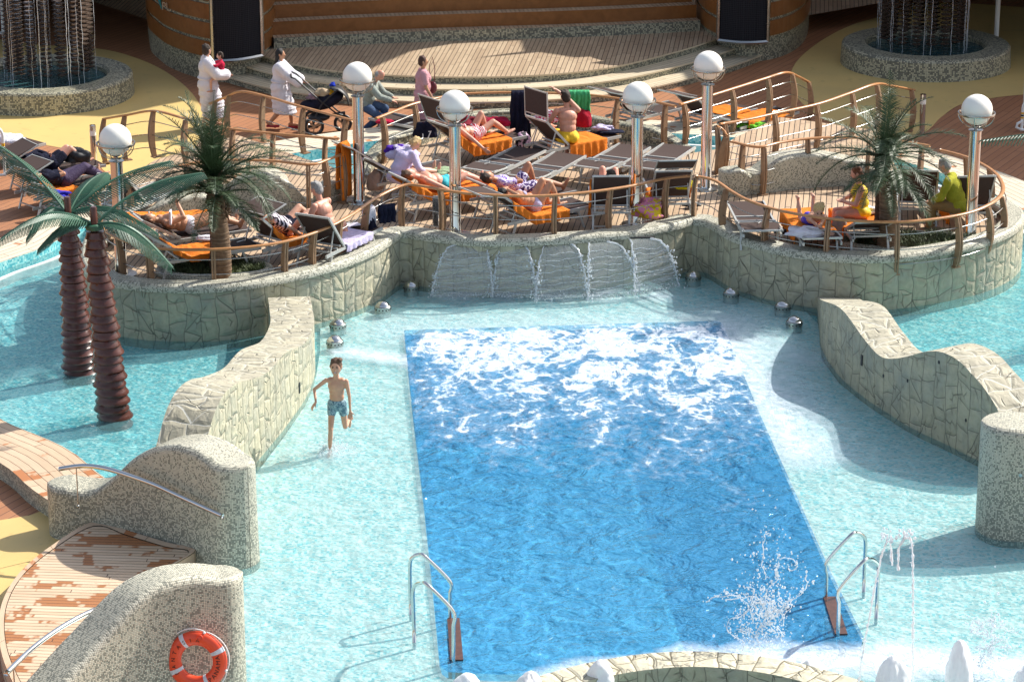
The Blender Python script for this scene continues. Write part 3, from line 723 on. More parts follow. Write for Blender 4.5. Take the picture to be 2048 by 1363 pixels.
# ---- mosaic entry humps
def entry(px, tops, wd, z0, label, caps=(False, True), side=1, flare=.06):
    b = [P(x, y, z0) for x, y in px]; t = [ZT(p, y) for p, y in zip(b, tops)]
    mb = MB(); wall_mesh(stations(b, t, wd, .07, side, *caps), -.3, mb, rnd=.10, flare=flare)
    return tag(mb.build("mosaic_wall", M['mosaic'], None, 60), label, "wall")
entry([(136, 1068), (180, 1070), (225, 1078), (270, 1088), (315, 1100), (360, 1113), (400, 1126), (432, 1138)], [978, 984, 958, 918, 896, 892, 905, 930], .62, -.02,
      "humped mosaic wall carrying the upper chrome handrail", (True, True))
entry([(20, 1575), (110, 1530), (200, 1490), (290, 1458), (350, 1441), (400, 1430), (452, 1424)], [1500, 1402, 1300, 1202, 1166, 1157, 1162], .56, -.02,
      "humped mosaic wall with the orange lifebuoy hanging on its face", (False, True))
entry([(2018, 1078), (2062, 1080), (2115, 1081), (2180, 1081), (2270, 1081)], [862, 868, 878, 905, 960], .85, 0,
      "mosaic column end of the right-hand entry wall, cut off by the picture edge", (True, False), 1, .1)
# wooden entry platform
pf = cat([P(x, y, .1) for x, y in [(190, 1052), (260, 1072), (340, 1096), (392, 1108), (330, 1150), (262, 1210), (200, 1300), (130, 1400), (60, 1420), (15, 1350), (-2, 1280), (5, 1215), (40, 1155), (105, 1100)]], 5, True)
pf = [Vector((p.x, p.y, 0)) for p in pf]
cpf = sum(pf, Vector()) / len(pf)
plat = empty("entry_platform", (cpf.x, cpf.y, -.1), 0, "round wooden entry platform stained with wet patches between two mosaic walls", "platform")
o = flat("plank_top", [[cpf + (p - cpf) * .93 for p in pf]], .17, M['wet'], R(-4), None); under(o, plat)
mb = MB(); s = 0
for a, b in zip(pf, pf[1:] + pf[:1]):
    L = (b - a).length; ai = cpf + (a - cpf) * .935; bi = cpf + (b - cpf) * .935
    mb.quad((ai.x, ai.y, .175), (a.x, a.y, .175), (b.x, b.y, .175), (bi.x, bi.y, .175), uv=[(s, .0), (s, .13), (s + L, .13), (s + L, 0)])
    mb.quad((a.x, a.y, .175), (a.x, a.y, -.3), (b.x, b.y, -.3), (b.x, b.y, .175), uv=[(s, .13), (s, .5), (s + L, .5), (s + L, .13)]); s += L
under(mb.build("border", M['coping_lo']), plat)

# front stone bench arc at the bottom edge
bp = [P(x, y, 0) for x, y in [(1080, 1440), (1180, 1408), (1280, 1388), (1380, 1380), (1480, 1386), (1580, 1404), (1700, 1440)]]
r = empty("stone_bench", bp[3], 0, "curved pale stone ledge at the near end of the deep pool", "wall")
mA, mB_ = MB(), MB(); wall_mesh(stations(bp, [.30] * 7, .42, .1, 1), -.3, mA, mB_, rnd=0.0)
under(mA.build("stone_cladding", M['stone']), r); M['stone_pale'] = m_stone("pale_stone_paving", (.16, .14, .09), [(.58, .53, .38), (.66, .6, .44), (.5, .47, .36)], wd=.22, ht=.4)
under(mB_.build("paved_top", M['stone_pale']), r)

# ---- fountains at the back
def fountain(cx, cy, ro, ri, h, label, ccx, ccr, lab2):
    c = P(cx, cy, -.1 + h); c.z = -.1
    r = empty("fountain", c, 0, label, "fountain")
    mb = MB(); n = 72
    prof = [(ro + .02, 0), (ro, h - .06), (ro - .02, h - .02), (ro - .06, h), (ri + .05, h), (ri, h - .05), (ri, h - .25)]
    vv = [0]
    for p0, p1 in zip(prof, prof[1:]): vv.append(vv[-1] + math.hypot(p1[0] - p0[0], p1[1] - p0[1]))
    for k in range(n):
        a0, a1 = 2 * math.pi * k / n, 2 * math.pi * (k + 1) / n
        for i in range(len(prof) - 1):
            (r0, z0), (r1_, z1) = prof[i], prof[i + 1]
            mb.quad((r0 * math.cos(a0), r0 * math.sin(a0), z0), (r0 * math.cos(a1), r0 * math.sin(a1), z0), (r1_ * math.cos(a1), r1_ * math.sin(a1), z1), (r1_ * math.cos(a0), r1_ * math.sin(a0), z1),
                    uv=[(a0 * ro, vv[i]), (a1 * ro, vv[i]), (a1 * ro, vv[i + 1]), (a0 * ro, vv[i + 1])])
    mb.build("basin", M['mosaic_dk'], r, 50)
    mb = MB(); mb.add([(ri * math.cos(a), ri * math.sin(a), h - .14) for a in [2 * math.pi * k / 48 for k in range(48)]], [tuple(range(48))])
    mb.build("basin_water", M['fwater'], r)
    # central hanging column of glass dishes with water strands
    cc = P(ccx, cy, -.1 + h) - c; cc.z = 0
    mb = MB(); k = 17
    for i in range(k):
        a = 2 * math.pi * i / k; x, y = cc.x + ccr * math.cos(a), cc.y + ccr * math.sin(a)
        for j in range(36):
            z = h + .12 + j * .095; q = .125
            mb.lathe([(0, z - .02), (q * .6, z - .012), (q, z + .02), (q * .6, z + .012), (0, z + .005)], (x, y, 0), 6)
    mb.build("glass_dishes", M['dish'], r, True)
    mb = MB(); rnd = random.Random(int(cx))
    for i in range(22):
        a = rnd.uniform(0, 2 * math.pi); q = ccr + rnd.uniform(.06, .2); x, y = cc.x + q * math.cos(a), cc.y + q * math.sin(a)
        pts = [(x + rnd.uniform(-.01, .01), y, h - .14 + t * .14) for t in range(28)]
        mb.tube(pts, .008, 5, [rnd.uniform(.003, .008) for _ in pts])
    mb.build("water_strands", M['drops'], r)
M['fwater'] = pm("fountain_water", (.03, .09, .10), .08, 0, .3, 3, .03)
M['dish'] = pm("smoked_glass_dish", (.13, .095, .075), .2, 0, .3)
fountain(85, 146, 1.9, 1.36, .47, "left round mosaic fountain with a sunlit front edge under a curtain of falling water", 100, .85, "")
fountain(1852, 85, 1.86, 1.30, .47, "right round mosaic fountain in shade beneath strands of falling water", 1844, .86, "")

# ---- stage, steps and back tiers
def edge(px, z, n=8): return resample(cat([P(x, y, z) for x, y in px], n), .25)
e3 = edge([(400, 150), (446, 163), (520, 184), (600, 199), (720, 210), (850, 216), (1020, 216), (1180, 206), (1300, 188), (1410, 160), (1480, 138), (1530, 118), (1560, 100)], -.1)
stage_e = empty("stage", (0, 60, -.1), 0, "curved open-air wooden stage reached by three curved steps", "stage")
levels = [(-.1, .05), (.05, .20), (.20, .35)]; path = e3
for k, (z0, z1) in enumerate(levels):
    nxt = offset(path, .50); m = MB(); s = 0
    for i in range(len(path) - 1):
        a, b, c, d = path[i], path[i + 1], nxt[i + 1], nxt[i]; L = (b - a).length
        # riser (set back under nosing) and tread
        m.add([(a.x, a.y, z0), (b.x, b.y, z0), (b.x, b.y, z1 - .035), (a.x, a.y, z1 - .035)], [(0, 1, 2, 3)], [(s, z0), (s + L, z0), (s + L, z1), (s, z1)], 1)
        an = a + (a - d) * .06; bn = b + (b - c) * .06
        m.add([(an.x, an.y, z1 - .035), (bn.x, bn.y, z1 - .035), (bn.x, bn.y, z1), (an.x, an.y, z1)], [(0, 1, 2, 3)], [(s, .01), (s + L, .01), (s + L, .045), (s, .045)], 0)
        if k < 2: m.add([(an.x, an.y, z1), (bn.x, bn.y, z1), (c.x, c.y, z1), (d.x, d.y, z1)], [(0, 1, 2, 3)], [(s, .05), (s + L, .05), (s + L, .58), (s, .58)], 0)
        s += L
    under(m.build("step", [M['tread'], M['mosaic_dk']]), stage_e)
    if k == 2: top_edge = [p + (p - q) * .06 for p, q in zip(path, nxt)]
    path = nxt
sl_ = [Vector((p.x, p.y, 0)) for p in top_edge] + [Vector((16, 72, 0)), Vector((-14, 72, 0))]
o = flat("stage_floor", [sl_], .35, M['stage'], R(84), None); under(o, stage_e)
# tiers behind the stage
tiers = empty("tiered_bar_front", (0, 66, .35), 0, "tiers of wooden panels above a mosaic base behind the stage", "bar front")
t0 = edge([(548, 98), (700, 90), (900, 82), (1100, 76), (1250, 70), (1400, 62)], .35)
zz = .35; hs = [(.24, 'mosaic_dk', .30), (.30, 'clad', .34), (.30, 'clad', .34), (.6, 'clad', .3)]
for h_, mt, dp in hs:
    nx_ = offset(t0, dp); m = MB(); s = 0
    for i in range(len(t0) - 1):
        a, b, c, d = t0[i], t0[i + 1], nx_[i + 1], nx_[i]; L = (b - a).length
        m.add([(a.x, a.y, zz), (b.x, b.y, zz), (b.x, b.y, zz + h_), (a.x, a.y, zz + h_)], [(0, 1, 2, 3)], [(s, zz), (s + L, zz), (s + L, zz + h_), (s, zz + h_)], 0)
        m.add([(a.x, a.y, zz + h_), (b.x, b.y, zz + h_), (c.x, c.y, zz + h_), (d.x, d.y, zz + h_)], [(0, 1, 2, 3)], [(0, s), (0, s + L), (dp, s + L), (dp, s)], 1); s += L
    under(m.build("tier", [M[mt], M['stage']]), tiers); zz += h_; t0 = nx_
# pale sill panel at the top of the tiers
a, b = P(736, 8, .9), P(1395, 2, .9)
# ---- wood clad drums with speaker screens
def drum(px, zsplit, label, scr, sdx):
    b = resample(cat([P(x, y, -.1) for x, y in px], 8), .2)
    r = empty("clad_tower", b[len(b) // 2], 0, label, "tower")
    m = MB(); m2 = MB(); m3 = MB()
    def band(mm, pth, z0, z1):
        s = 0
        for p, q in zip(pth, pth[1:]):
            L = (q - p).length
            mm.quad((p.x, p.y, z0), (q.x, q.y, z0), (q.x, q.y, z1), (p.x, p.y, z1), uv=[(s, z0), (s + L, z0), (s + L, z1), (s, z1)]); s += L
    bo = offset(b, -.035)
    band(m, b, -.1, zsplit); band(m3, b, zsplit, 3.2); z = zsplit + .03
    while z < 3:
        band(m2, bo, z, z + .34)
        for p, q, p2, q2 in zip(bo, bo[1:], b, b[1:]): m2.quad((p.x, p.y, z + .34), (q.x, q.y, z + .34), (q2.x, q2.y, z + .34), (p2.x, p2.y, z + .34), uv=[(0, 0)] * 4)
        z += .41
    under(m.build("mosaic_base", M['mosaic_dk'], None, 50), r); under(m2.build("wood_cladding", M['clad'], None, 50), r); under(m3.build("backing_wall", M['mosaic_dk'], None, 50), r)
    # tall dark screen, slightly bowed
    (x0, y0), (x1, y1) = scr; A_, B_ = P(x0, y0, -.1), P(x1, y1, -.1); m = MB(); fr = []
    ms = MB(); pts = []
    for k in range(9):
        t = k / 8; p = A_.lerp(B_, t); p += Vector((0, -.18 * math.sin(math.pi * t) - .45, 0)); pts.append(p)
    zl = sdx; zh = 3.2
    for k in range(8):
        ms.quad((*pts[k].xy, zl), (*pts[k + 1].xy, zl), (*pts[k + 1].xy, zh), (*pts[k].xy, zh))
        ms.quad((pts[k].x, pts[k].y, zl), (pts[k].x, pts[k].y + .9, zl), (pts[k + 1].x, pts[k + 1].y + .9, zl), (pts[k + 1].x, pts[k + 1].y, zl))
    under(ms.build("screen", M['screen']), r)
    m.tube([(p.x, p.y - .01, zl) for p in pts], .045, 6)
    for e in (pts[0], pts[-1]): m.tube([(e.x, e.y - .01, zl), (e.x, e.y - .01, zh)], .045, 6)
    under(m.build("screen_frame", M['steel'], None, True), r)
    return r
N = NT("speaker_grille"); q = N.sep(N.uv()); 
gx = N.math('FRACT', N.math('MULTIPLY', q[0], 24)); gy = N.math('FRACT', N.math('MULTIPLY', q[1], 24))
N.l(N.mix(N.math('GREATER_THAN', N.math('MAXIMUM', gx, gy), .8), (.012, .012, .015), (.028, .028, .033)), N.b.inputs["Base Color"]); N.b.inputs["Roughness"].default_value = .8; N.b.inputs["Specular IOR Level"].default_value = .1
M['screen'] = N.m
dl_ = drum([(296, 60), (299, 85), (303, 103), (320, 120), (342, 136), (393, 155), (450, 165), (505, 158), (540, 138), (553, 112), (556, 80)], .40, "left wood-clad tower with tall black screen beside the stage", [(432, 163), (530, 152)], .46)
dr_ = drum([(1392, 60), (1396, 82), (1415, 104), (1450, 120), (1500, 125), (1560, 114), (1598, 94), (1614, 70), (1618, 40)], .42, "right wood-clad tower with tall black screen beside the stage", [(1432, 119), (1530, 122)], .44)
# lettering on the left tower: only its lower strokes show
def text(body, loc, rot, size, mat, parent, name="lettering", ext=.004):
    cu = bpy.data.curves.new(name, 'FONT'); cu.body = body; cu.size = size; cu.extrude = ext; cu.align_x = 'CENTER'
    o = bpy.data.objects.new(name, cu); col.objects.link(o); dg = bpy.context.evaluated_depsgraph_get(); dg.update()
    me = bpy.data.meshes.new_from_object(o.evaluated_get(dg)); bpy.data.objects.remove(o)
    me.materials.clear(); me.materials.append(mat); o = bpy.data.objects.new(name, me); col.objects.link(o)
    o.location = loc; o.rotation_euler = rot; o.parent = parent
    if parent is not None: o.matrix_parent_inverse = Matrix.Translation(parent.location).inverted()
    return o
pb = P(343, 136, -.1); zt_ = ZT(pb, 18)
text("PUB", (pb.x + .02, pb.y - .14, zt_ - .02), (R(90), 0, R(-38)), .26, M['steel'], dl_)
mb = MB(); p0 = P(327, 128, -.1); za = ZT(p0, 16)
mb.tube([(p0.x + .02, p0.y - .12, za), (p0.x - .03, p0.y - .12, za + .25)], .03, 6, [.01, .04]); under(mb.build("teal_emblem", pm("teal_paint", (.03, .30, .32), .4), None, True), dl_)
# thin poles at the top corners
def pole(x, y, r, label, name="pole", h=4.0, mat='white'):
    b = P(x, y, -.1); mb = MB(); mb.tube([(0, 0, 0), (0, 0, h)], r, 12); mb.lathe([(r * 2, 0), (r * 2, .02), (r, .04)], (0, 0, 0), 16)
    o = mb.build(name, M[mat], None, True); o.location = b; return tag(o, label, "pole")
pole(1992, 82, .055, "white pole standing beside the shaded right fountain")
pole(10, 66, .08, "pale pole at the top left behind the left fountain")
# unseen overhead slab, added and outlined to shade the stage and far promenade
sh = [(-400, 165), (60, 172), (150, 205), (260, 208), (330, 192), (420, 175), (500, 198), (560, 204), (640, 190), (700, 172), (745, 152), (800, 128), (900, 110), (1040, 103), (1046, 126), (940, 140), (1080, 127), (1150, 138),
      (1260, 130), (1370, 114), (1400, 150), (1425, 178), (1490, 218), (1560, 236), (1640, 262), (1760, 268), (1850, 300), (1930, 318), (2000, 345), (2100, 372), (2500, 400)]
ZU = 7.5; off_ = SV * ((ZU - .1) / SV.z)
ul = [P(x, y, .1) + off_ for x, y in sh]
ul = [Vector((p.x, p.y, 0)) for p in ul] + [Vector((45, 110, 0)), Vector((-25, 110, 0))]
flat("unseen_shade_slab", [ul], ZU, M['white']); flat("unseen_shade_slab", [ul], ZU + .25, M['white'])

lowd = [[(-22, 63), (-7.3, 63), (-7.3, 75), (-22, 75)], [(9.2, 62.5), (22, 59), (22, 75), (9.2, 75)]]
for q in lowd:
    for z in (1.9, 2.1): flat("light_block_slab", [q], z, M['dark'])  # dark slabs added out of view to dim the floor behind the fountains
mb = MB(); mb.quad((-30, 76, -.1), (30, 76, -.1), (30, 76, 7), (-30, 76, 7)); struct(mb.build("light_block_wall", M['dark']))  # unseen dark sheet added to stop light coming in from the rear
# ================================================================ RAILINGS
post_cache = {}
def post_mesh(h, wide):
    k = (round(h, 2), wide)
    if k in post_cache: return post_cache[k]
    mb = MB()
    for sx in (-1, 1):
        V = []; F = []; n = 8
        for i in range(n + 1):
            t = i / n; z = h * t; o = wide * math.sin(math.pi * (t * .8 + .12)) * .8; wdt = .036 + .02 * math.sin(math.pi * t)
            for x, y in ((-.014, -wdt), (.014, -wdt), (.014, wdt), (-.014, wdt)): V.append((sx * .021 + x, -o + y, z))
        for i in range(n):
            for q in range(4): F.append((i * 4 + q, i * 4 + (q + 1) % 4, i * 4 + 4 + (q + 1) % 4, i * 4 + 4 + q))
        F += [(3, 2, 1, 0), (n * 4, n * 4 + 1, n * 4 + 2, n * 4 + 3)]
        mb.add(V, F)
    mb.box((0, 0, .012), (.13, .16, .02))
    me = mb.mesh("post"); me.materials.append(M['post']); post_cache[k] = me; return me
def railing(px, label, posts, bulge=.11, side=1, zbase=ZD, rods=3, group=None):
    """px: (x, y, z of handrail); posts: fractions or count"""
    pts = [P(p[0], p[1], p[2] if len(p) > 2 else ZD + .87) for p in px]
    pth = resample(cat(pts, 8), .1)
    r = empty("railing", (pth[0].x, pth[0].y, ZD), 0, label, "railing", group)
    mb = MB(); mb.tube(pth, .037, 10, flat=.62); under(mb.build("handrail", M['rail'], None, 'all'), r)
    n = len(pth)
    def base(i): return min(ZD, pth[i].z - .87)
    lst = []
    L = (n - 1) * .1
    if isinstance(posts, int): lst = [round(i * (n - 1) / (posts - 1)) for i in range(posts)]
    else:
        for x in posts:   # picture columns, walked along the rail
            lo_ = lst[-1] + 4 if lst else 0
            f_ = lambda i: 1024 + FPX * pth[i].x / ((pth[i].y * math.cos(PITCH)) + (CH - pth[i].z) * math.sin(PITCH)) - x
            cand = [i for i in range(lo_, n) if i + 1 < n and f_(i) * f_(i + 1) <= 0]
            lst.append(cand[0] if cand else min(range(min(lo_, n - 1), n), key=lambda i: abs(f_(i))))
    for i in lst:
        i = max(0, min(n - 1, i)); d = pth[min(i + 1, n - 1)] - pth[max(i - 1, 0)]; a = math.atan2(d.y, d.x)
        o = bpy.data.objects.new("post", post_mesh(pth[i].z - .02 - base(i), bulge)); col.objects.link(o)
        o.location = (pth[i].x, pth[i].y, base(i)); o.rotation_euler = (0, 0, a + (0 if side > 0 else math.pi)); o.parent = r; o.matrix_parent_inverse = Matrix.Translation(r.location).inverted()
    for k in range(rods):
        t = (k + .75) / (rods + .5); q = []
        for i in range(0, n, 2):
            d = pth[min(i + 1, n - 1)] - pth[max(i - 1, 0)]; nn = Vector((d.y, -d.x, 0)).normalized() * side
            q.append(Vector((pth[i].x, pth[i].y, base(i) + (pth[i].z - base(i)) * t)) + nn * bulge * .8 * math.sin(math.pi * (t * .8 + .12)))
        if len(q) > 1:
            mb = MB(); mb.tube(q, .009, 5); under(mb.build("rod", M['steel'], None, 'all'), r)
    return r
Zr = ZD + 1
railing([(1380, 352), (1330, 357), (1250, 374), (1150, 387), (1050, 392), (930, 386), (845, 372), (815, 369), (780, 381, 1.56), (742, 402, 1.53), (700, 431, 1.5), (640, 461, 1.46), (560, 485, 1.43), (460, 497, 1.42), (360, 499, 1.42), (300, 494, 1.42), (240, 478, 1.43), (196, 450, 1.45), (176, 420, 1.47)],
        "long curved wooden handrail along the front of the left and middle islands", [1330, 1215, 1102, 985, 875, 800, 738, 680, 625, 565, 420, 290, 232, 190], group="railings of the sunbathing islands")
railing([(1392, 352), (1430, 361, 1.56), (1462, 382, 1.52), (1500, 402, 1.48), (1560, 421, 1.45), (1640, 435, 1.44), (1720, 442, 1.44), (1800, 444, 1.44), (1870, 438, 1.44), (1935, 426, 1.44), (1980, 408, 1.45), (2004, 386, 1.45), (2002, 362, 1.45), (1980, 338, 1.45), (1935, 315, 1.45), (1880, 300, 1.45)],
        "curved wooden handrail sweeping round the front of the right island", [1400, 1456, 1540, 1660, 1798, 1915, 1975, 2003, 1975, 1925], group="railings of the sunbathing islands")
railing([(1462, 283), (1515, 294), (1560, 285), (1620, 277), (1700, 275), (1780, 280), (1860, 292)], "wooden handrail with a corner above the humped mosaic wall on the right island", [1488, 1516, 1623, 1740, 1850], .05, group="railings of the sunbathing islands")
railing([(178, 395), (205, 376), (240, 358), (300, 342), (381, 327), (440, 321), (504, 320), (560, 323), (622, 329), (655, 319), (688, 307)], "wooden handrail behind the left palm tree ending under the orange towel", [195, 262, 381, 504, 624, 652, 686], .05, group="railings of the sunbathing islands")
railing([(752, 237), (790, 222), (830, 207), (900, 191), (960, 186), (1040, 185), (1150, 188), (1215, 194), (1245, 199)], "wooden handrail behind the middle sun loungers, in front of the stage", [764, 830, 905, 1045, 1243], .08, group="railings of the sunbathing islands")
railing([(1308, 203), (1352, 213)], "short straight wooden handrail beside the tall globe lamp", [1332], .05, group="railings of the sunbathing islands")
railing([(1360, 209), (1415, 193), (1470, 176), (1530, 157), (1572, 145), (1596, 153, 1.2), (1620, 166, .77)], "far wooden railing of the right bridge, kinked at its crest", [1373, 1468, 1540, 1583, 1616], .1, group="railings of the bridges")
railing([(1440, 248), (1500, 238), (1553, 226), (1635, 208), (1700, 186), (1752, 168), (1785, 172, 1.2), (1828, 180, .77)], "near wooden railing of the right bridge, rising to a crest beside the palm", [1455, 1552, 1633, 1705, 1755, 1822], .1, group="railings of the bridges")
railing([(1433, 252), (1446, 259, 1.52), (1454, 272, 1.45)], "short downturned wooden rail with broad posts at the foot of the right bridge", [1436, 1452], .14, group="railings of the bridges")
railing([(420, 207, .77), (450, 195, 1.2), (483, 183), (540, 195), (590, 210), (650, 226), (705, 241)], "far wooden railing of the left bridge beside the pushchair", [434, 462, 528, 615, 700], .1, group="railings of the bridges")
railing([(207, 238, .77), (255, 230, 1.2), (309, 222), (370, 237), (430, 252), (480, 260), (560, 268), (678, 278)], "near wooden railing of the left bridge, starting on the yellow floor", [212, 253, 309, 378, 470, 550, 652], .1, group="railings of the bridges")

# ================================================================ LAMPS
lamp_parts = None
def mesh_of(m, n, mt, s):
    me = m.mesh(n); me.materials.append(mt); me.polygons.foreach_set("use_smooth", [True] * len(me.polygons))
    if s != 'all': me.set_sharp_from_angle(angle=R(s))
    return me
def lamp(x, yb, yg, label):
    global lamp_parts
    b = P(x, yb, ZD); zc = ZT(b, yg); H = 2.22; R_ = .255
    if lamp_parts is None:
        lamp_parts = []
        mb = MB(); mb.lathe([(.0, 1.88), (.096, 1.88), (.096, .06), (.11, .03)], n=28); lamp_parts.append(("pole", mb, M['chrome'], 40))
        mb = MB(); mb.lathe([(0, .03), (.25, .028), (.26, .0), (.0, 0)], n=32); mb.lathe([(.0, 1.885), (.12, 1.885), (.12, 1.875)], n=24); lamp_parts.append(("base_plate", mb, M['steel'], 40))
        mb = MB(); mb.tube([(0, 0, 1.88), (0, 0, H - R_ + .01)], .03, 10); mb.lathe([(.03, H - R_ - .02), (.08, H - R_ + .005), (.0, H - R_ + .01)], n=16); lamp_parts.append(("neck", mb, M['steel'], 40))
        mb = MB(); mb.ell((0, 0, H), R_, 32, 20); lamp_parts.append(("globe", mb, M['globe'], 'all'))
        mb = MB(); mb.tube([(.30 * math.cos(a), .30 * math.sin(a), H - .06) for a in [2 * math.pi * k / 36 for k in range(36)]], .012, 6, closed=True, flat=1.8)
        for k in range(8):
            a = 2 * math.pi * k / 8
            mb.tube([((.03 + .27 * math.sin(t)) * math.cos(a), (.03 + .27 * math.sin(t)) * math.sin(a), H - .06 - .24 * math.cos(t)) for t in [math.pi / 2 * i / 8 for i in range(9)]], .008, 5)
        lamp_parts.append(("cage", mb, M['steel'], 40))
        lamp_parts = [(n, mesh_of(m, n, mt, s)) for n, m, mt, s in lamp_parts]
    r = empty("globe_lamp", b, random.uniform(0, 1), label, "lamp", "globe lamps on chrome posts")
    for n, me in lamp_parts:
        o = bpy.data.objects.new(n, me); col.objects.link(o); o.parent = r
    return zc
for a in [(1411, 377, 129, "chrome globe lamp at the foot of the right bridge, highest in the picture"),
          (719, 403, 154, "globe lamp on a chrome post beside the hanging orange towel"),
          (911, 470, 213, "globe lamp on a chrome post in front of the woman in the striped bikini"),
          (1272, 450, 200, "globe lamp on a chrome post beside the row of empty flat loungers"),
          (1940, 480, 235, "globe lamp on a chrome post inside the right end of the right island"),
          (243, 550, 299, "globe lamp on a chrome post behind the two brown artificial palms")]:
    print("lamp", a[0], round(lamp(*a), 2))
def bollard(x, y, label):
    b = P(x, y, -.1); r = empty("bollard_light", b, 0, label, "bollard", "bollard lights by the bridges")
    mb = MB(); mb.lathe([(.06, 0), (.06, .62)], n=20); mb.build("post", M['chrome'], r, True)
    mb = MB(); mb.lathe([(.061, .62), (.061, .72)], n=20); mb.build("diffuser", M['globe'], r, True)
    mb = MB(); mb.lathe([(.06, .72), (.06, .82), (0, .83)], n=20); mb.build("cap", M['chrome'], r, True)
bollard(189, 333, "short chrome bollard light on the yellow floor by the left bridge")
bollard(1843, 268, "short chrome bollard light beside the right palm tree, at the shaded yellow floor")

# ================================================================ PALMS
def real_palm(x, y, yc, h2, label, seed, spread):
    rnd = random.Random(seed); b = P(x, y, ZD); zc = ZT(b, yc) - ZD
    r = empty("palm_tree", b, 0, label, "palm tree", "live palm trees in the island planters")
    def trunk(dx, dy, top, r0, r1, mat, sd):
        q = random.Random(sd); pts = []; rad = []
        for i in range(60):
            t = i / 59; pts.append((dx * (1 - t * .35) + .02 * math.sin(t * 5), dy, top * t)); rad.append((r0 + (r1 - r0) * t) * (1 + .045 * (i % 3 == 0) + q.uniform(-.02, .02)))
        mb = MB(); mb.tube(pts, .1, 14, rad)
        # old leaf bases below the crown
        for i in range(60):
            t = q.uniform(.78, 1.02); a = q.uniform(0, 6.28); z = top * t; rr = r1 * 1.05; cx = dx * .66
            p0 = Vector((cx + rr * math.cos(a), dy + rr * math.sin(a), z)); p1 = p0 + Vector((math.cos(a) * .07, math.sin(a) * .07, .12 + q.uniform(-.22, .05)))
            mb.tube([p0, (p0 + p1) / 2 + Vector((0, 0, .02)), p1], .02, 5, [.028, .02, .006])
        return mb.build("trunk", M[mat], r, 60)
    trunk(0, 0, zc, .165, .13, 'palmbark', seed); trunk(-.12, .25, zc + .22, .10, .085, 'palmbark2', seed + 1)
    mb = MB()
    def frond(c, az, el, L, droop, wdt):
        n = 26; p = Vector(c); d = Vector((math.cos(az) * math.cos(el), math.sin(az) * math.cos(el), math.sin(el)))
        ax = []; sw_ = (rnd.uniform(-.35, .35), rnd.uniform(-.35, .35))
        for i in range(n + 1):
            ax.append((p.copy(), d.copy())); p = p + d * (L / n); d = (d + Vector((0, 0, -droop / n)) * (1 + i / n) + Vector((sw_[0], sw_[1], 0)) * (1 / n)).normalized()
        mb.tube([q[0] for q in ax], .01, 4, [.014 * (1 - i / (n + 3)) + .002 for i in range(n + 1)])
        for i in range(2, n * 2):
            t = i / (n * 2); k = int(t * n); p, d = ax[k]; p = p.lerp(ax[min(k + 1, n)][0], t * n - k)
            sdv = d.cross(Vector((0, 0, 1))); 
            if sdv.length < .05: sdv = Vector((1, 0, 0))
            sdv.normalize(); up = sdv.cross(d)
            ll = wdt * (math.sin(math.pi * min(1, t * .85 + .15)) ** .6) * rnd.uniform(.7, 1.15)
            for s_ in (-1, 1):
                q = (sdv * s_ * .8 + d * .62 + up * rnd.uniform(.0, .45) + Vector((0, 0, -.15))).normalized()
                tip = p + q * ll; w_ = d * .0065
                mid = p + q * ll * .5 + up * .012
                mb.add([p - w_, p + w_, mid + w_ * .9, mid - w_ * .9, tip], [(0, 1, 2, 3), (3, 2, 4)])
    # two crowns: one on the main trunk, a higher fuller one on the rear stem
    for i in range(spread[0]):
        az = rnd.uniform(0, 6.283); el = R(rnd.uniform(-20, 45)); frond((.0, 0, zc + .02), az, el, rnd.uniform(.75, 1.15), .8, .22)
    for i in range(spread[1]):
        az = rnd.uniform(0, 6.283); el = R(rnd.uniform(8, 84)); frond((-.08, .25, zc + .22), az, el, rnd.uniform(1.0, 1.55), rnd.uniform(.5, 1.5), .27)
    o = mb.build("crown", M['palmleaf'], r); return r
N = NT("palm_bark"); v = N.obj(); q = N.sep(v); rg = N.noise(N.vscale(v, 2, 2, 22), 2, 3); nz = N.noise(v, 12, 4)
N.l(N.mix(N.mapr(N.math('ADD', N.math('MULTIPLY', rg, .6), N.math('MULTIPLY', nz, .4)), .35, .65), (.10, .06, .035), (.26, .17, .10)), N.b.inputs["Base Color"]); N.b.inputs["Roughness"].default_value = .9; N.bump(rg, .03); M['palmbark'] = N.m
M['palmbark2'] = pm("dark_palm_bark", (.10, .055, .03), .9, 0, .5, 20, .02)
M['palmleaf'] = pm("palm_leaf", (.05, .085, .035), .5, 0, .45, 3)
real_palm(442, 562, 392, .3, "live palm tree with two trunks and full dark crown in the left planter", 5, (20, 50))
real_palm(1772, 503, 348, .3, "live palm tree with ringed trunk and wide dark crown in the right planter", 9, (12, 36))
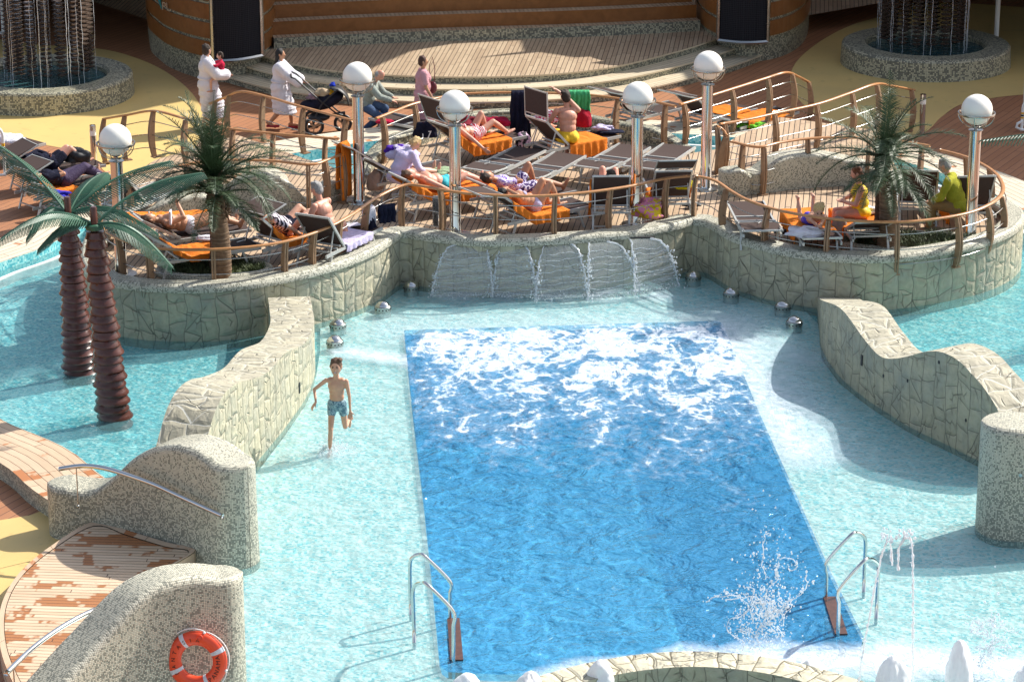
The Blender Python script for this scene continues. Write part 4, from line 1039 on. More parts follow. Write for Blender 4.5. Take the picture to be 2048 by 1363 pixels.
# planter beds with low rims
def planter(cx, cy, rx, ry, label, lab2, seed):
    c = P(cx, cy, ZD); n = 40
    s_ = (P(cx + 1, cy, ZD) - c).x; 
    ax = rx * s_; ay = (P(cx, cy - ry, ZD) - P(cx, cy + ry, ZD)).y / 2
    r = empty("planter", c, 0, label, "planter"); mb = MB(); pts = [(ax * math.cos(2 * math.pi * k / n), ay * math.sin(2 * math.pi * k / n), .04) for k in range(n)]
    mb.tube(pts, .09, 8, closed=True); mb.build("rim", M['mosaic_rim'], r, 'all')
    mb = MB(); mb.add([(p[0] * .98, p[1] * .98, .03) for p in pts], [tuple(range(n))]); mb.build("soil", pm("soil", (.06, .04, .025), .95), r)
    rnd = random.Random(seed); mb = MB()
    for i in range(5200):
        a = rnd.uniform(0, 6.283); q = math.sqrt(rnd.random()) * .93; x, y = ax * q * math.cos(a), ay * q * math.sin(a)
        hz = .05 + .17 * max(0, 1 - q * .6) * (.5 + noise.noise(Vector((x * 4, y * 4, seed)))) * 1.3
        p = Vector((x, y, .03 + rnd.random() * hz)); d = Vector((rnd.uniform(-1, 1), rnd.uniform(-1, 1), rnd.uniform(.2, 1.2))).normalized() * rnd.uniform(.05, .09); s2 = d.cross(Vector((0, 0, 1))).normalized() * .008
        mb.add([p - s2, p + s2, p + d], [(0, 1, 2)])
    o = mb.build("ground_cover_plants", M['shrub']); o.location = c; tag(o, lab2, "plants", None, 'stuff')
M['shrub'] = pm("shrub_leaf", (.075, .10, .035), .7, 0, .5, 2)
planter(430, 546, 108, 18, "low-rimmed planter at the foot of the left live palm", "low dark green ground cover round the foot of the left live palm", 1)
planter(1826, 492, 140, 17, "low-rimmed planter at the foot of the right live palm", "low dark green ground cover round the foot of the right live palm", 2)

# artificial palms
M['ring'] = pm("brown_ringed_plastic", (.085, .028, .020), .26, 0, .35, 5, .004)
M['frondg'] = pm("green_plastic_frond", (.03, .11, .062), .45, 0, .15, 4)
def plastic_palm(x, y, ytop, fronds, label, lean=0.0, zb=-.14):
    b = P(x, y, 0); b.z = 0; top = ZT(b, ytop); r = empty("artificial_palm", (b.x, b.y, -.14), 0, label, "artificial palm", "brown ringed artificial palms in the lagoon")
    mb = MB(); H = top + .14; n = 24; prof = []
    lx = lean
    V = []; step = H / n
    for i in range(n):
        t = i / n; r0 = .255 - .115 * t
        prof += [(r0 * .88, i * step), (r0 * 1.05, i * step + step * .10), (r0 * 1.06, i * step + step * .24), (r0 * .93, i * step + step * .55), (r0 * .87, i * step + step * .96)]
    mb.lathe(prof + [(0, H)], n=28)
    for i, v in enumerate(mb.V): mb.V[i] = (v[0] + lx * (v[2] / H) + .02 * math.sin(int(v[2] / step) * 2.3), v[1] + .015 * math.sin(int(v[2] / step) * 1.7), v[2])
    mb.build("trunk", M['ring'], r, 50)
    mb = MB(); mb.lathe([(.055, H - .02), (.05, H + .34), (.04, H + .36), (0, H + .36)], n=14); 
    mb.V = [(v[0] + lx, v[1], v[2]) for v in mb.V]; mb.build("cap_post", M['ring'], r, 50)
    mb = MB(); mb.lathe([(.06, H + .03), (.12, H + .03), (.13, H + .06), (.12, H + .1), (.06, H + .11)], n=20)
    mb.V = [(v[0] + lx, v[1], v[2]) for v in mb.V]; mb.build("frond_collar", M['frondg'], r, True)
    hub = Vector((b.x + lx, b.y, H - .14 + .08))
    for tx, ty, dz, arch, wd in fronds:
        tip = P(tx, ty, hub.z + dz); pts = []; n = 30
        sd = Vector((tip.y - hub.y, -(tip.x - hub.x), 0)); sd = sd.normalized() if sd.length > .01 else Vector((1, 0, 0))
        for i in range(n + 1):
            t = i / n; p = hub.lerp(tip, t); p.z += arch * math.sin(math.pi * t) ** .9 * (1.15 - .3 * t); pts.append(p)
        m = MB(); m.tube(pts, .016, 6, [.024 * (1 - .75 * i / n) for i in range(n + 1)])
        for i in range(3, 51):
            t = i / 52; k = int(t * n); p = pts[k].lerp(pts[min(k + 1, n)], t * n - k); d = (pts[min(k + 1, n)] - pts[max(k - 1, 0)]).normalized()
            ll = wd * min(1, t * 4.5) ** .7 * (1 - max(0, t - .55) / .45 * .72)
            for s_ in (-1, 1):
                q = (sd * s_ * .72 + d * .70 + Vector((0, 0, -.42))).normalized(); mid = p + q * ll * .55 + Vector((0, 0, .02)); e = p + q * ll + Vector((0, 0, -.03))
                wv = d * .0115; th = Vector((0, 0, .006))
                m.add([p - wv, p + wv, mid + wv, mid - wv, e + wv * .5, e - wv * .5, p + th, mid + th * 1.4, e + th], [(0, 1, 2, 3), (3, 2, 4, 5), (6, 7, 3, 0), (1, 2, 7, 6), (7, 8, 5, 3), (2, 4, 8, 7)])
        under(m.build("frond", M['frondg']), r)
    return r
plastic_palm(160, 742, 440, [(-5, 290, .75, .12, .34), (345, 322, .55, .18, .34), (52, 480, -.35, .25, .32), (212, 345, .38, .15, .3), (318, 470, -.35, .25, .34)], "rear brown ringed artificial palm with green plastic fronds", -.06)
plastic_palm(229, 832, 462, [(408, 346, .5, .2, .36), (-2, 482, -.05, .28, .34), (347, 538, -.55, .25, .36), (75, 500, -.35, .2, .33)], "front brown ringed artificial palm with green plastic fronds", -.16)
# the frond that reaches in at the right edge
plastic_palm(2300, 640, 310, [(1955, 283, .25, .22, .38), (2380, 250, .4, .2, .36), (2200, 400, -.4, .2, .36)], "green plastic frond of a third artificial palm reaching in at the right edge", 0)

# ================================================================ LOUNGERS
LG = {}
def lounger(px_head, px_foot, ab, canopy, label, zf=ZD, extras=None, L=1.92):
    """px_head/px_foot: picture points of the two ends at seat height"""
    h, f = P(*px_head, zf + .36), P(*px_foot, zf + .36); c = (h + f) / 2; d = f - h; a = math.atan2(d.y, d.x)
    key = (ab, canopy)
    if key not in LG:
        parts = []
        S = .36; W = .31; xj = -.25; bl = .72; ra = R(ab)
        top = Vector((xj - bl * math.cos(ra), 0, S + bl * math.sin(ra)))
        mb = MB()
        for y in (-W, W):
            mb.bar((xj - .72, y, S - .045) if ab < 8 else (xj - .55, y, S - .045), (.97, y, S - .02), .03, .05)
        for x in (-.6, .1, .96): mb.bar((x, -W, S - .03), (x, W, S - .03), .035, .03)
        mb.tube([(xj - .12, -W, S + .03), (xj - .12, W, S + .03)], .018, 6); mb.tube([(xj - .2, -W, S + .0), (xj - .2, W, S + .0)], .018, 6)
        parts.append(("frame", mb, M['alu']))
        for x, dx in ((-.62, -.10), (.66, .12)):
            mb = MB()
            for y in (-W + .01, W - .01): mb.bar((x, y, S - .05), (x + dx, y * 1.03, 0), .026, .034)
            mb.bar((x + dx * .7, -W, .12), (x + dx * .7, W, .12), .022, .022)
            parts.append(("leg", mb, M['alu']))
        mb = MB()
        n = 10
        for i in range(n):
            x0 = xj + .03 + (.95 - xj) * i / n; x1 = xj + .03 + (.95 - xj) * (i + 1) / n
            z = lambda t: S - .01 - .035 * math.sin(math.pi * t)
            mb.add([(x0, -W + .01, z(i / n)), (x0, W - .01, z(i / n)), (x1, W - .01, z((i + 1) / n)), (x1, -W + .01, z((i + 1) / n))], [(0, 3, 2, 1)])
            mb.add([(x0, -W + .01, z(i / n) - .006), (x0, W - .01, z(i / n) - .006), (x1, W - .01, z((i + 1) / n) - .006), (x1, -W + .01, z((i + 1) / n) - .006)], [(0, 1, 2, 3)])
        parts.append(("seat", mb, M['sling']))
        rot = Matrix.Rotation(ra, 3, 'Y'); mb = MB(); piv = Vector((xj, 0, S))
        mb.box(piv + rot @ Vector((-bl / 2, 0, 0)), (bl - .04, 2 * W - .03, .012), rot); 
        parts.append(("backrest", mb, M['sling']))
        mb = MB()
        for y in (-W, W): mb.bar(piv + Vector((0, y, 0)), top + Vector((0, y, 0)), .03, .04)
        mb.bar(top + Vector((0, -W, 0)), top + Vector((0, W, 0)), .03, .03)
        if ab > 15:
            m_ = piv.lerp(top, .55)
            for y in (-W + .04, W - .04): mb.bar(m_ + Vector((0, y, -.01)), (m_.x - .12, y, S - .04), .018, .018)
        parts.append(("back_frame", mb, M['alu']))
        if canopy is not None:
            cl = .46
            if canopy == 'flat':
                o = Vector((-.50, 0, S + .05)); dv = Vector((-1, 0, -.02)).normalized()
            else:
                ca = R(canopy); o = top + Vector((0, 0, .05)); dv = Vector((math.cos(ca), 0, math.sin(ca)))
            c_ = o + dv * (cl / 2 + .03); an = -math.atan2(dv.z, dv.x); rt = Matrix.Rotation(an, 3, 'Y')
            mb = MB(); mb.box(c_, (cl, 2 * W + .02, .014), rt); parts.append(("sunshade", mb, M['sling']))
            mb = MB()
            for y in (-W - .02, W + .02): mb.bar(o + Vector((0, y, -.04)), o + dv * (cl + .05) + Vector((0, y, 0)), .018, .022)
            for e_ in (.03, cl + .03): mb.bar(o + dv * e_ + Vector((0, -W, 0)), o + dv * e_ + Vector((0, W, 0)), .018, .022)
            if canopy == 'flat':
                mb.tube([(-.42, 0, S + .05), (-.50, .04, S + .09), (-.6, -.02, S + .085), (-.70, .03, S + .085)], .006, 5)
            parts.append(("sunshade_frame", mb, M['alu']))
        LG[key] = []
        for n_, m_, mt in parts:
            me = m_.mesh(n_); me.materials.append(mt); LG[key].append((n_, me))
    r = empty("sun_lounger", (c.x, c.y, zf), a, label, "sun lounger", "brown sling sun loungers")
    for n_, me in LG[key]:
        o = bpy.data.objects.new(n_, me); col.objects.link(o); o.parent = r
    r["ab"] = ab
    return r
def prof_z(x, ab):
    xj = -.25
    if x >= xj: return x, .355
    d = (xj - x); return xj - d * math.cos(R(ab)), .365 + d * math.sin(R(ab))
TW = 0
def towel(lg, x0, x1, label, mat='orange', drop=(.22, .22), wd=.33, end=0.0, name="towel", cat_="towel", seed=None, skew=0.0):
    """cloth laid over lounger lg from x0 to x1 along it, hanging over the sides"""
    global TW; TW += 1; sd = seed or TW; ab = lg["ab"]; nx, ny = 48, 44; V = []; F = []
    Lx = x1 - x0 + end
    for i in range(nx + 1):
        s_ = x0 + Lx * i / nx
        for j in range(ny + 1):
            tot = drop[0] + drop[1] + 2 * wd; q = -drop[0] - wd + tot * j / ny
            ss = s_ + skew * q + .03 * noise.noise(Vector((q * 3, sd, 0)))
            ovr = max(0, ss - x1) if end else 0
            x, z = prof_z(min(ss, x1) if end else ss, ab); y = max(-wd, min(wd, q)); hang = max(0, abs(q) - wd)
            f = noise.noise(Vector((s_ * 9, q * 3, sd * 3.1))) * .5 + noise.noise(Vector((s_ * 22, q * 5, sd * 1.7))) * .25
            z += .022 + .016 * f * (1 + 1.0 * (hang == 0))
            if hang > 0:
                z -= hang; y += math.copysign(.02 + .03 * f * min(1, hang * 8) + .018 * math.sin(s_ * 38 + 3 * f) * min(1, hang * 6), q)
                z += .03 * noise.noise(Vector((s_ * 4, sd, 9))) * hang * 4
            if ovr: x = .97 + .03 + .02 * math.sin(q * 30) ; z -= ovr
            V.append((x, y, z))
    for i in range(nx):
        for j in range(ny):
            a = i * (ny + 1) + j; F.append((a, a + ny + 1, a + ny + 2, a + 1))
    mb = MB(); mb.add(V, F); o = mb.build(name, M[mat] if isinstance(mat, str) else mat, None, 'all')
    so_ = o.modifiers.new("thick", 'SOLIDIFY'); so_.thickness = .008
    o.location = lg.location; o.rotation_euler = lg.rotation_euler
    return tag(o, label, cat_)
PSEED = 0
def pile(p, s, mat, label, cat_="clothes", name="clothes_pile", amp=.5, rz=0.0, zoff=0.0):
    global PSEED; PSEED += 1; mb = MB(); n, m = 40, 22; mb.ell((0, 0, 0), (1, 1, 1), n, m); V = []
    for v in mb.V:
        v = Vector(v); f = 1 + amp * (noise.noise(v * 1.6 + Vector((PSEED * 5, 0, 0))) + .5 * abs(noise.noise(v * 4.5 + Vector((0, PSEED, 0)))) - .2)
        q = Vector((v.x * s[0] * f, v.y * s[1] * f, v.z * s[2] * f)); q.z = max(q.z, -s[2] * .35) ; V.append(q + Vector((0, 0, s[2] * .35)))
    mb.V = V; o = mb.build(name, mat, None, 'all'); o.location = (p[0], p[1], p[2] + zoff); o.rotation_euler = (0, 0, rz); return tag(o, label, cat_)
# ================================================================ PEOPLE
V3 = lambda *a: Vector(a)
def bake(mb, name, mat, parent, voxel, smooth=4):
    me = mb.mesh(name); o = bpy.data.objects.new(name, me); col.objects.link(o)
    m = o.modifiers.new("r", 'REMESH'); m.mode = 'VOXEL'; m.voxel_size = voxel; m.use_smooth_shade = True
    m2 = o.modifiers.new("s", 'SMOOTH'); m2.iterations = smooth; m2.factor = .5
    dg = bpy.context.evaluated_depsgraph_get(); dg.update()
    me2 = bpy.data.meshes.new_from_object(o.evaluated_get(dg)); bpy.data.objects.remove(o); bpy.data.meshes.remove(me)
    me2.name = name; me2.materials.clear(); me2.materials.append(mat)
    return link(name, me2, parent, 'all')
def capsule(mb, a, b, ra, rb, flat=1.0, n=14):
    a = Vector(a); b = Vector(b)
    if (b - a).length < 1e-4: b = a + Vector((0, 0, 1e-3))
    pts = [a.lerp(b, t) for t in (0, .33, .66, 1)]
    mb.tube(pts, ra, n, [ra + (rb - ra) * t for t in (0, .33, .66, 1)]); mb.ell(a, ra, n, 8); mb.ell(b, rb, n, 8)
def ik(a, t, l1, l2, pole):
    d = t - a; L = d.length; mx = (l1 + l2) * .995
    if L > mx: t = a + d * (mx / L); d = t - a; L = mx
    L = max(L, abs(l1 - l2) + .02); x = (l1 * l1 - l2 * l2 + L * L) / (2 * L); h = math.sqrt(max(0, l1 * l1 - x * x))
    dn = d.normalized(); p = Vector(pole) - dn * Vector(pole).dot(dn)
    p = p.normalized() if p.length > 1e-4 else Vector((0, 0, 1))
    return a + dn * x + p * h, t
HAIRM = lambda n, c: pm("hair_" + n, c, .65, 0, .35, 60, .01)
def person(loc, rz, pose, skin, label, h=1.75, fat=1.0, fem=False, hair=None, hair_len=0, clothes=(), face=False, extra=None, bald=False, name="person", child=False):
    s = h / 1.75; q = pose
    up = Vector(q.get('up', (0, 0, 1))).normalized(); fw = Vector(q.get('fw', (1, 0, 0))); fw = (fw - up * fw.dot(up)).normalized(); lf = up.cross(fw)
    pel = Vector(q['pel']); RT = Matrix((fw, lf, up)).transposed()
    hs = 1.0 if not child else .80
    J = {}
    bend = Vector(q.get('bend', (0, 0, 0)))   # curvature of the spine: chest offset
    def sp(t): return pel + up * t * s + bend * (t / .5) ** 2
    hd = Vector(q.get('hd', up)).normalized(); fc = Vector(q.get('fc', fw)); fc = (fc - hd * fc.dot(hd)).normalized(); hl = hd.cross(fc); RH = Matrix((fc, hl, hd)).transposed()
    sw = (.175 if fem else .195) * (.9 if child else 1)
    J['neck'] = sp(.50); J['head'] = sp(.53) + hd * .155 * s / (hs ** .5)
    for k, sg in (('L', 1), ('R', -1)):
        J['s' + k] = sp(.44) + lf * sg * sw * s; J['h' + k] = pel - up * .03 * s + lf * sg * .09 * s
        J['e' + k], J['w' + k] = ik(J['s' + k], Vector(q['w' + k]), .285 * s, .255 * s, q.get('e' + k, (-.3, sg * 1, -.5)))
        J['k' + k], J['a' + k] = ik(J['h' + k], Vector(q['a' + k]), .43 * s, .42 * s, q.get('k' + k, (1, 0, .2)))
    f = fat * 1.1
    def torso(mb, g=0.0, lo=0, hi=9):
        E_ = lambda t, a, b, c, o=0: mb.ell(sp(t) + fw * o * s, ((a * f) * s + g, (b * f ** .7) * s + g, c * s + g), 18, 12, RT)
        if lo <= 0: E_(.0, .112, .165 if not fem else .175, .12)
        if lo <= 1 and hi >= 1: E_(.14, .10 * f, .135 if not fem else .125, .13, .008 * f)
        if hi >= 2:
            E_(.24, .098, .140 if not fem else .122, .12); E_(.34, .112, .158 if not fem else .14, .13)
            capsule(mb, J['sL'] * .8 + J['sR'] * .2, J['sR'] * .8 + J['sL'] * .2, .06 * s + g, .06 * s + g)
            if fem:
                for sg in (-1, 1): mb.ell(sp(.33) + fw * .085 * s + lf * sg * .068 * s, (.058 * s + g, .06 * s + g, .058 * s + g), 12, 8, RT)
        if lo <= 0:
            for sg in (-1, 1): mb.ell(pel - fw * .05 * s + lf * sg * .07 * s - up * .03 * s, (.085 * f * s + g, .082 * f * s + g, .09 * s + g), 12, 8, RT)
    TH = [(.088, .055), (.057, .036)]; AR = [(.05, .038), (.036, .026)]
    fl = f ** .6 * (.82 if child else 1)
    def leg(mb, k, t1=2.0, g=0.0):
        a, b, c = J['h' + k], J['k' + k], J['a' + k]; t = min(1, t1); r0, r1 = TH[0]
        capsule(mb, a, a.lerp(b, t), r0 * s * fl + g, (r0 + (r1 - r0) * t) * s * fl + g)
        if t1 > 1:
            t = t1 - 1; cm = b.lerp(c, .3 * min(1, t / .3))
            capsule(mb, b, cm, .05 * s * fl + g, .056 * s * fl + g)
            if t > .3: capsule(mb, cm, b.lerp(c, t), .056 * s * fl + g, (.056 + (.034 - .056) * (t - .3) / .7) * s * fl + g)
    def arm(mb, k, t1=2.0, g=0.0, cuff=0.0):
        a, b, c = J['s' + k], J['e' + k], J['w' + k]; t = min(1, t1)
        capsule(mb, a, a.lerp(b, t), AR[0][0] * s * fl + g, (AR[0][0] + (AR[0][1] - AR[0][0]) * t) * s * fl + g)
        if t1 > 1: t = t1 - 1; capsule(mb, b, b.lerp(c, t), AR[1][0] * s * fl + g, (AR[1][0] + (AR[1][1] - AR[1][0]) * t) * s * fl + g + cuff)
    mb = MB(); torso(mb); capsule(mb, J['neck'] - up * .04 * s, J['head'] - hd * .08 * s, .054 * s, .048 * s)
    H = J['head']; hh = s / hs
    mb.ell(H, (.095 * hh, .077 * hh, .112 * hh), 18, 14, RH); mb.ell(H + fc * .03 * hh - hd * .055 * hh, (.06 * hh, .055 * hh, .058 * hh), 14, 10, RH)
    capsule(mb, H + fc * .09 * hh + hd * .012 * hh, H + fc * .108 * hh - hd * .02 * hh, .009 * hh, .014 * hh)
    for sg in (-1, 1): mb.ell(H + hl * sg * .08 * hh - fc * .005, (.02 * hh, .012 * hh, .03 * hh), 10, 6, RH)
    for k, sg in (('L', 1), ('R', -1)):
        leg(mb, k); arm(mb, k)
        # foot
        a = J['a' + k]; sh_ = (a - J['k' + k]).normalized(); td = Vector(q.get('t' + k, fw)); td = (td - sh_ * td.dot(sh_) * .6).normalized()
        hl_ = a - td * .045 * s + sh_ * .025 * s
        capsule(mb, hl_, a + td * .09 * s + sh_ * .035 * s, .036 * s, .034 * s); capsule(mb, a + td * .09 * s + sh_ * .035 * s, a + td * .155 * s + sh_ * .04 * s, .032 * s, .022 * s)
        # hand: palm, four fingers, thumb
        w_ = J['w' + k]; fd = (w_ - J['e' + k]).normalized(); fd = (Vector(q['g' + k]).normalized() if 'g' + k in q else fd); sd = Vector(q.get('p' + k, up.cross(fd))); sd = (sd - fd * sd.dot(fd)); sd = sd.normalized() if sd.length > .05 else lf; pn = fd.cross(sd) * sg
        for o_ in (-.022, 0, .022): capsule(mb, w_ + fd * .02 * s + sd * o_ * .6 * s, w_ + fd * .085 * s + sd * o_ * s, .017 * s, .015 * s)
        for i_, (o_, L_) in enumerate(((-.033, .062), (-.011, .076), (.011, .080), (.033, .068))):
            b0 = w_ + fd * .088 * s + sd * o_ * s; b1 = b0 + (fd + pn * .15 + sd * o_ * 3).normalized() * L_ * .5 * s; b2 = b1 + (fd * .8 + pn * .55).normalized() * L_ * .5 * s
            capsule(mb, b0, b1, .0095 * s, .009 * s, 1, 8); capsule(mb, b1, b2, .009 * s, .0075 * s, 1, 8)
        b0 = w_ + fd * .03 * s + sd * .028 * s; b1 = b0 + (fd * .6 + sd * .8 + pn * .2).normalized() * .04 * s; capsule(mb, b0, b1, .012 * s, .0105 * s, 1, 8); capsule(mb, b1, b1 + (fd * .9 + sd * .3 + pn * .3).normalized() * .03 * s, .0105 * s, .0085 * s, 1, 8)
    body = bake(mb, name, M[skin], None, .0085 if h > 1 else .007, 3)
    body.location = loc; body.rotation_euler = (0, 0, rz); tag(body, label, "person")
    if hair and not bald:
        mb = MB(); mb.ell(H - fc * .014 * hh + hd * .016 * hh, (.098 * hh, .085 * hh, .112 * hh), 18, 12, RH); mb.ell(H - fc * .04 * hh - hd * .03 * hh, (.07 * hh, .078 * hh, .075 * hh), 14, 10, RH)
        for i in range(14):
            a = i * .9; mb.ell(H - fc * (.02 + .03 * math.sin(a * 1.7)) * hh + hd * (.06 + .04 * math.cos(a)) * hh + hl * .055 * math.sin(a * 2.3) * hh, .035 * hh, 8, 6)
        if hair_len:
            for sg in (-1, 0, 1): capsule(mb, H - fc * .05 * hh + hl * sg * .045 * hh, H - fc * .085 * hh - hd * hair_len + hl * sg * .06 * hh, .05 * hh, .03 * hh)
        bake(mb, "hair", hair, body, .009, 2)
    if bald and hair:
        mb = MB(); mb.ell(H - fc * .03 * hh - hd * .012 * hh, (.075 * hh, .084 * hh, .075 * hh), 18, 12, RH); bake(mb, "hair", hair, body, .009, 2)
    if face:
        mb = MB()
        for sg in (-1, 1): mb.ell(H + fc * .086 * hh + hl * sg * .031 * hh + hd * .018 * hh, (.008 * hh, .013 * hh, .006 * hh), 8, 6, RH)
        for sg in (-1, 1): capsule(mb, H + fc * .09 * hh + hl * sg * .018 * hh + hd * .036 * hh, H + fc * .083 * hh + hl * sg * .043 * hh + hd * .036 * hh, .004, .003, 1, 6)
        mb.build("eyes", HAIRM('dark', (.03, .02, .015)), body, True)
        mb = MB(); mb.ell(H + fc * .084 * hh - hd * .052 * hh, (.012 * hh, .028 * hh, .010 * hh), 10, 6, RH); mb.build("mouth", pm("lips", (.25, .06, .05), .5), body, True)
        if face == 'smile':
            mb = MB(); mb.ell(H + fc * .088 * hh - hd * .049 * hh, (.010 * hh, .020 * hh, .005 * hh), 10, 6, RH); mb.build("teeth", M['white'], body, True)
    for c_ in clothes:
        ty, mt = c_[0], c_[1]; g = c_[2] if len(c_) > 2 else .012; mb = MB(); vx = .011
        if ty == 'shorts': torso(mb, g, 0, 0); leg(mb, 'L', .5, g + .008); leg(mb, 'R', .5, g + .008)
        if ty == 'trunks': torso(mb, g, 0, 0); leg(mb, 'L', .32, g); leg(mb, 'R', .32, g)
        if ty == 'briefs': torso(mb, g * .6, 0, 0)
        if ty == 'trousers': torso(mb, g, 0, 0); leg(mb, 'L', 1.92, g + .006); leg(mb, 'R', 1.92, g + .006)
        if ty == 'tee': torso(mb, g, 0, 3); arm(mb, 'L', .6, g); arm(mb, 'R', .6, g)
        if ty == 'longshirt': torso(mb, g, 0, 3); arm(mb, 'L', 1.9, g); arm(mb, 'R', 1.9, g); capsule(mb, J['neck'] - up * .03, J['neck'] + up * .01, .066 * s, .062 * s)
        if ty == 'swimsuit': torso(mb, .007, 0, 2)
        if ty == 'bra':
            mb.ell(sp(.33), (.118 * f * s, .146 * s, .035 * s), 16, 8, RT)
            for sg in (-1, 1): mb.ell(sp(.33) + fw * .09 * s + lf * sg * .068 * s, (.06 * s, .062 * s, .052 * s), 12, 8, RT)
        if ty in ('robe', 'dress'):
            torso(mb, g, 0, 3); tA = 1.85 if ty == 'robe' else .6
            arm(mb, 'L', tA, g + (.012 if ty == 'robe' else 0), .02); arm(mb, 'R', tA, g + (.012 if ty == 'robe' else 0), .02)
            ln = c_[3] if len(c_) > 3 else .62; kd = ((J['kL'] + J['kR']) / 2 - pel); kd = Vector((kd.x * .6, kd.y * .6, -.43 * s)).normalized()
            for i in range(13):
                t = i / 12; wv = .012 * math.sin(i * 2.1)
                mb.ell(pel + Vector((0, 0, -1)) * 0 + kd * ln * s * t, ((.135 + .055 * t + wv) * f * s + g, (.17 + .03 * t) * s + g, .07), 18, 8, RT)
            if ty == 'robe': capsule(mb, J['neck'] - up * .04 - fw * .02, J['neck'] + up * .02 - fw * .035, .078 * s, .07 * s)
            vx = .013
        bake(mb, {'tee': 'shirt', 'longshirt': 'shirt', 'bra': 'bikini_top', 'briefs': 'swim_briefs'}.get(ty, ty), mt, body, vx, 5 if ty in ('robe', 'dress', 'longshirt', 'trousers') else 3)
        if ty == 'robe':
            mb = MB(); mb.tube([sp(.12) + RT @ Vector(((.105 * f * s + g + .012) * math.cos(a), (.14 * s + g + .012) * math.sin(a), 0)) for a in [2 * math.pi * k / 24 for k in range(24)]], .018, 6, closed=True)
            mb.tube([sp(.12) + fw * (.12 * s + g) + lf * .05, sp(.0) + fw * (.15 * s + g) + lf * .06, sp(-.25) + fw * (.19 * s + g) + lf * .05], .012, 5); mb.build("belt", mt, body, 'all')
    return body
M['skin'] = m_skin("skin_fair", (.62, .36, .25)); M['skin_tan'] = m_skin("skin_tan", (.50, .26, .15)); M['skin_red'] = m_skin("skin_sunburnt", (.66, .34, .24)); M['skin_dk'] = m_skin("skin_deep_tan", (.42, .20, .11))
dkh = HAIRM('darkbrown', (.035, .02, .012)); brh = HAIRM('brown', (.12, .06, .03)); grh = HAIRM('grey', (.32, .31, .30)); blh = HAIRM('blond', (.55, .38, .17)); blk = HAIRM('black', (.012, .010, .010)); cph = HAIRM('auburn', (.20, .07, .03))
def lying(ab, s=1.0, kl=0, kr=0, armL='side', armR='side', px=-.12, zs=.37, prone=False, side=1):
    c, sn = math.cos(R(ab)), math.sin(R(ab)); u = V3(-c, 0, sn); fw = V3(sn, 0, c)
    if prone: fw = -fw
    pel = V3(px, 0, zs + .12 * s); q = dict(pel=pel, up=u, fw=fw)
    lf = u.cross(fw)
    for k, sg, kb in (('L', 1, kl), ('R', -1, kr)):
        q['a' + k] = pel + V3((.84 - kb * .42) * s, 0, -.065 * s + (.015 if kb else 0)) + lf * sg * (.12) * s; q['k' + k] = (0, 0, 1) if not prone else (0, 0, -.3); q['t' + k] = (.25, sg * lf.y * .3, 1) if not kb else (1, 0, -.1)
        if prone: q['t' + k] = (1, 0, .1)
    for k, sg, am in (('L', 1, armL), ('R', -1, armR)):
        sh = pel + u * .44 * s + lf * sg * .18 * s
        if am == 'side': q['w' + k] = sh - u * .50 * s + lf * sg * .12 * s - fw * .05 * s; q['e' + k] = lf * sg
        if am == 'belly': q['w' + k] = pel + u * .12 * s + fw * .14 * s + lf * sg * .03; q['e' + k] = lf * sg + fw * .1
        if am == 'head': q['w' + k] = sh + u * .22 * s - lf * sg * .1 * s + V3(0, 0, .06); q['e' + k] = lf * sg + u * .5
        if am == 'book': q['w' + k] = pel + u * .26 * s + fw * .30 * s - lf * sg * -.06; q['e' + k] = lf * sg - u
        if am == 'hang': q['w' + k] = sh - u * .25 * s + lf * sg * .38 * s - V3(0, 0, .2); q['e' + k] = lf * sg
        if am == 'elbow': q['w' + k] = sh + u * .20 * s + lf * -sg * .08 * s + V3(0, 0, -.20 * s); q['e' + k] = lf * sg + V3(0, 0, -1)
    return q
def on(lg): return lg.location.copy(), lg.rotation_euler.z
def stand(s=1.0, step=.25, lean=.03, wL=None, wR=None, eL=(-1, .3, -.3), eR=(-1, -.3, -.3), fc=(1, 0, 0), hd=(0, 0, 1)):
    return dict(pel=V3(0, 0, .93 * s), up=V3(lean, 0, 1), fw=V3(1, 0, 0), wL=wL or V3(.18, .26, .85) * s, wR=wR or V3(-.12, -.26, .86) * s, eL=eL, eR=eR,
                aL=V3(step, .09, .08 + .02) * s, aR=V3(-step, -.09, .08 + .07 * (step > .1)) * s, kL=(1, 0, 0), kR=(1, 0, 0), tL=(1, 0, 0), tR=(1, 0, -.2 if step > .1 else 0), fc=fc, hd=hd)
def sit(s=1.0, lean=.15, z=.47, **k):
    q = dict(pel=V3(0, 0, z), up=V3(lean, 0, 1), fw=V3(1, 0, 0), aL=V3(.42, .14, .07), aR=V3(.40, -.14, .07), kL=(.5, 0, 1), kR=(.5, 0, 1), tL=(1, .2, 0), tR=(1, -.2, 0),
             wL=V3(.34, .10, z + .12), wR=V3(.34, -.10, z + .12), eL=(-.5, 1, -.5), eR=(-.5, -1, -.5)); q.update(k); return q
# ================================================================ LOUNGERS, PEOPLE AND THEIR THINGS
GT = "orange towels on the sun loungers"
def tw(*a, **k):
    o = towel(*a, **k)
    if k.get('mat', 'orange') == 'orange': o["group"] = GT
    return o
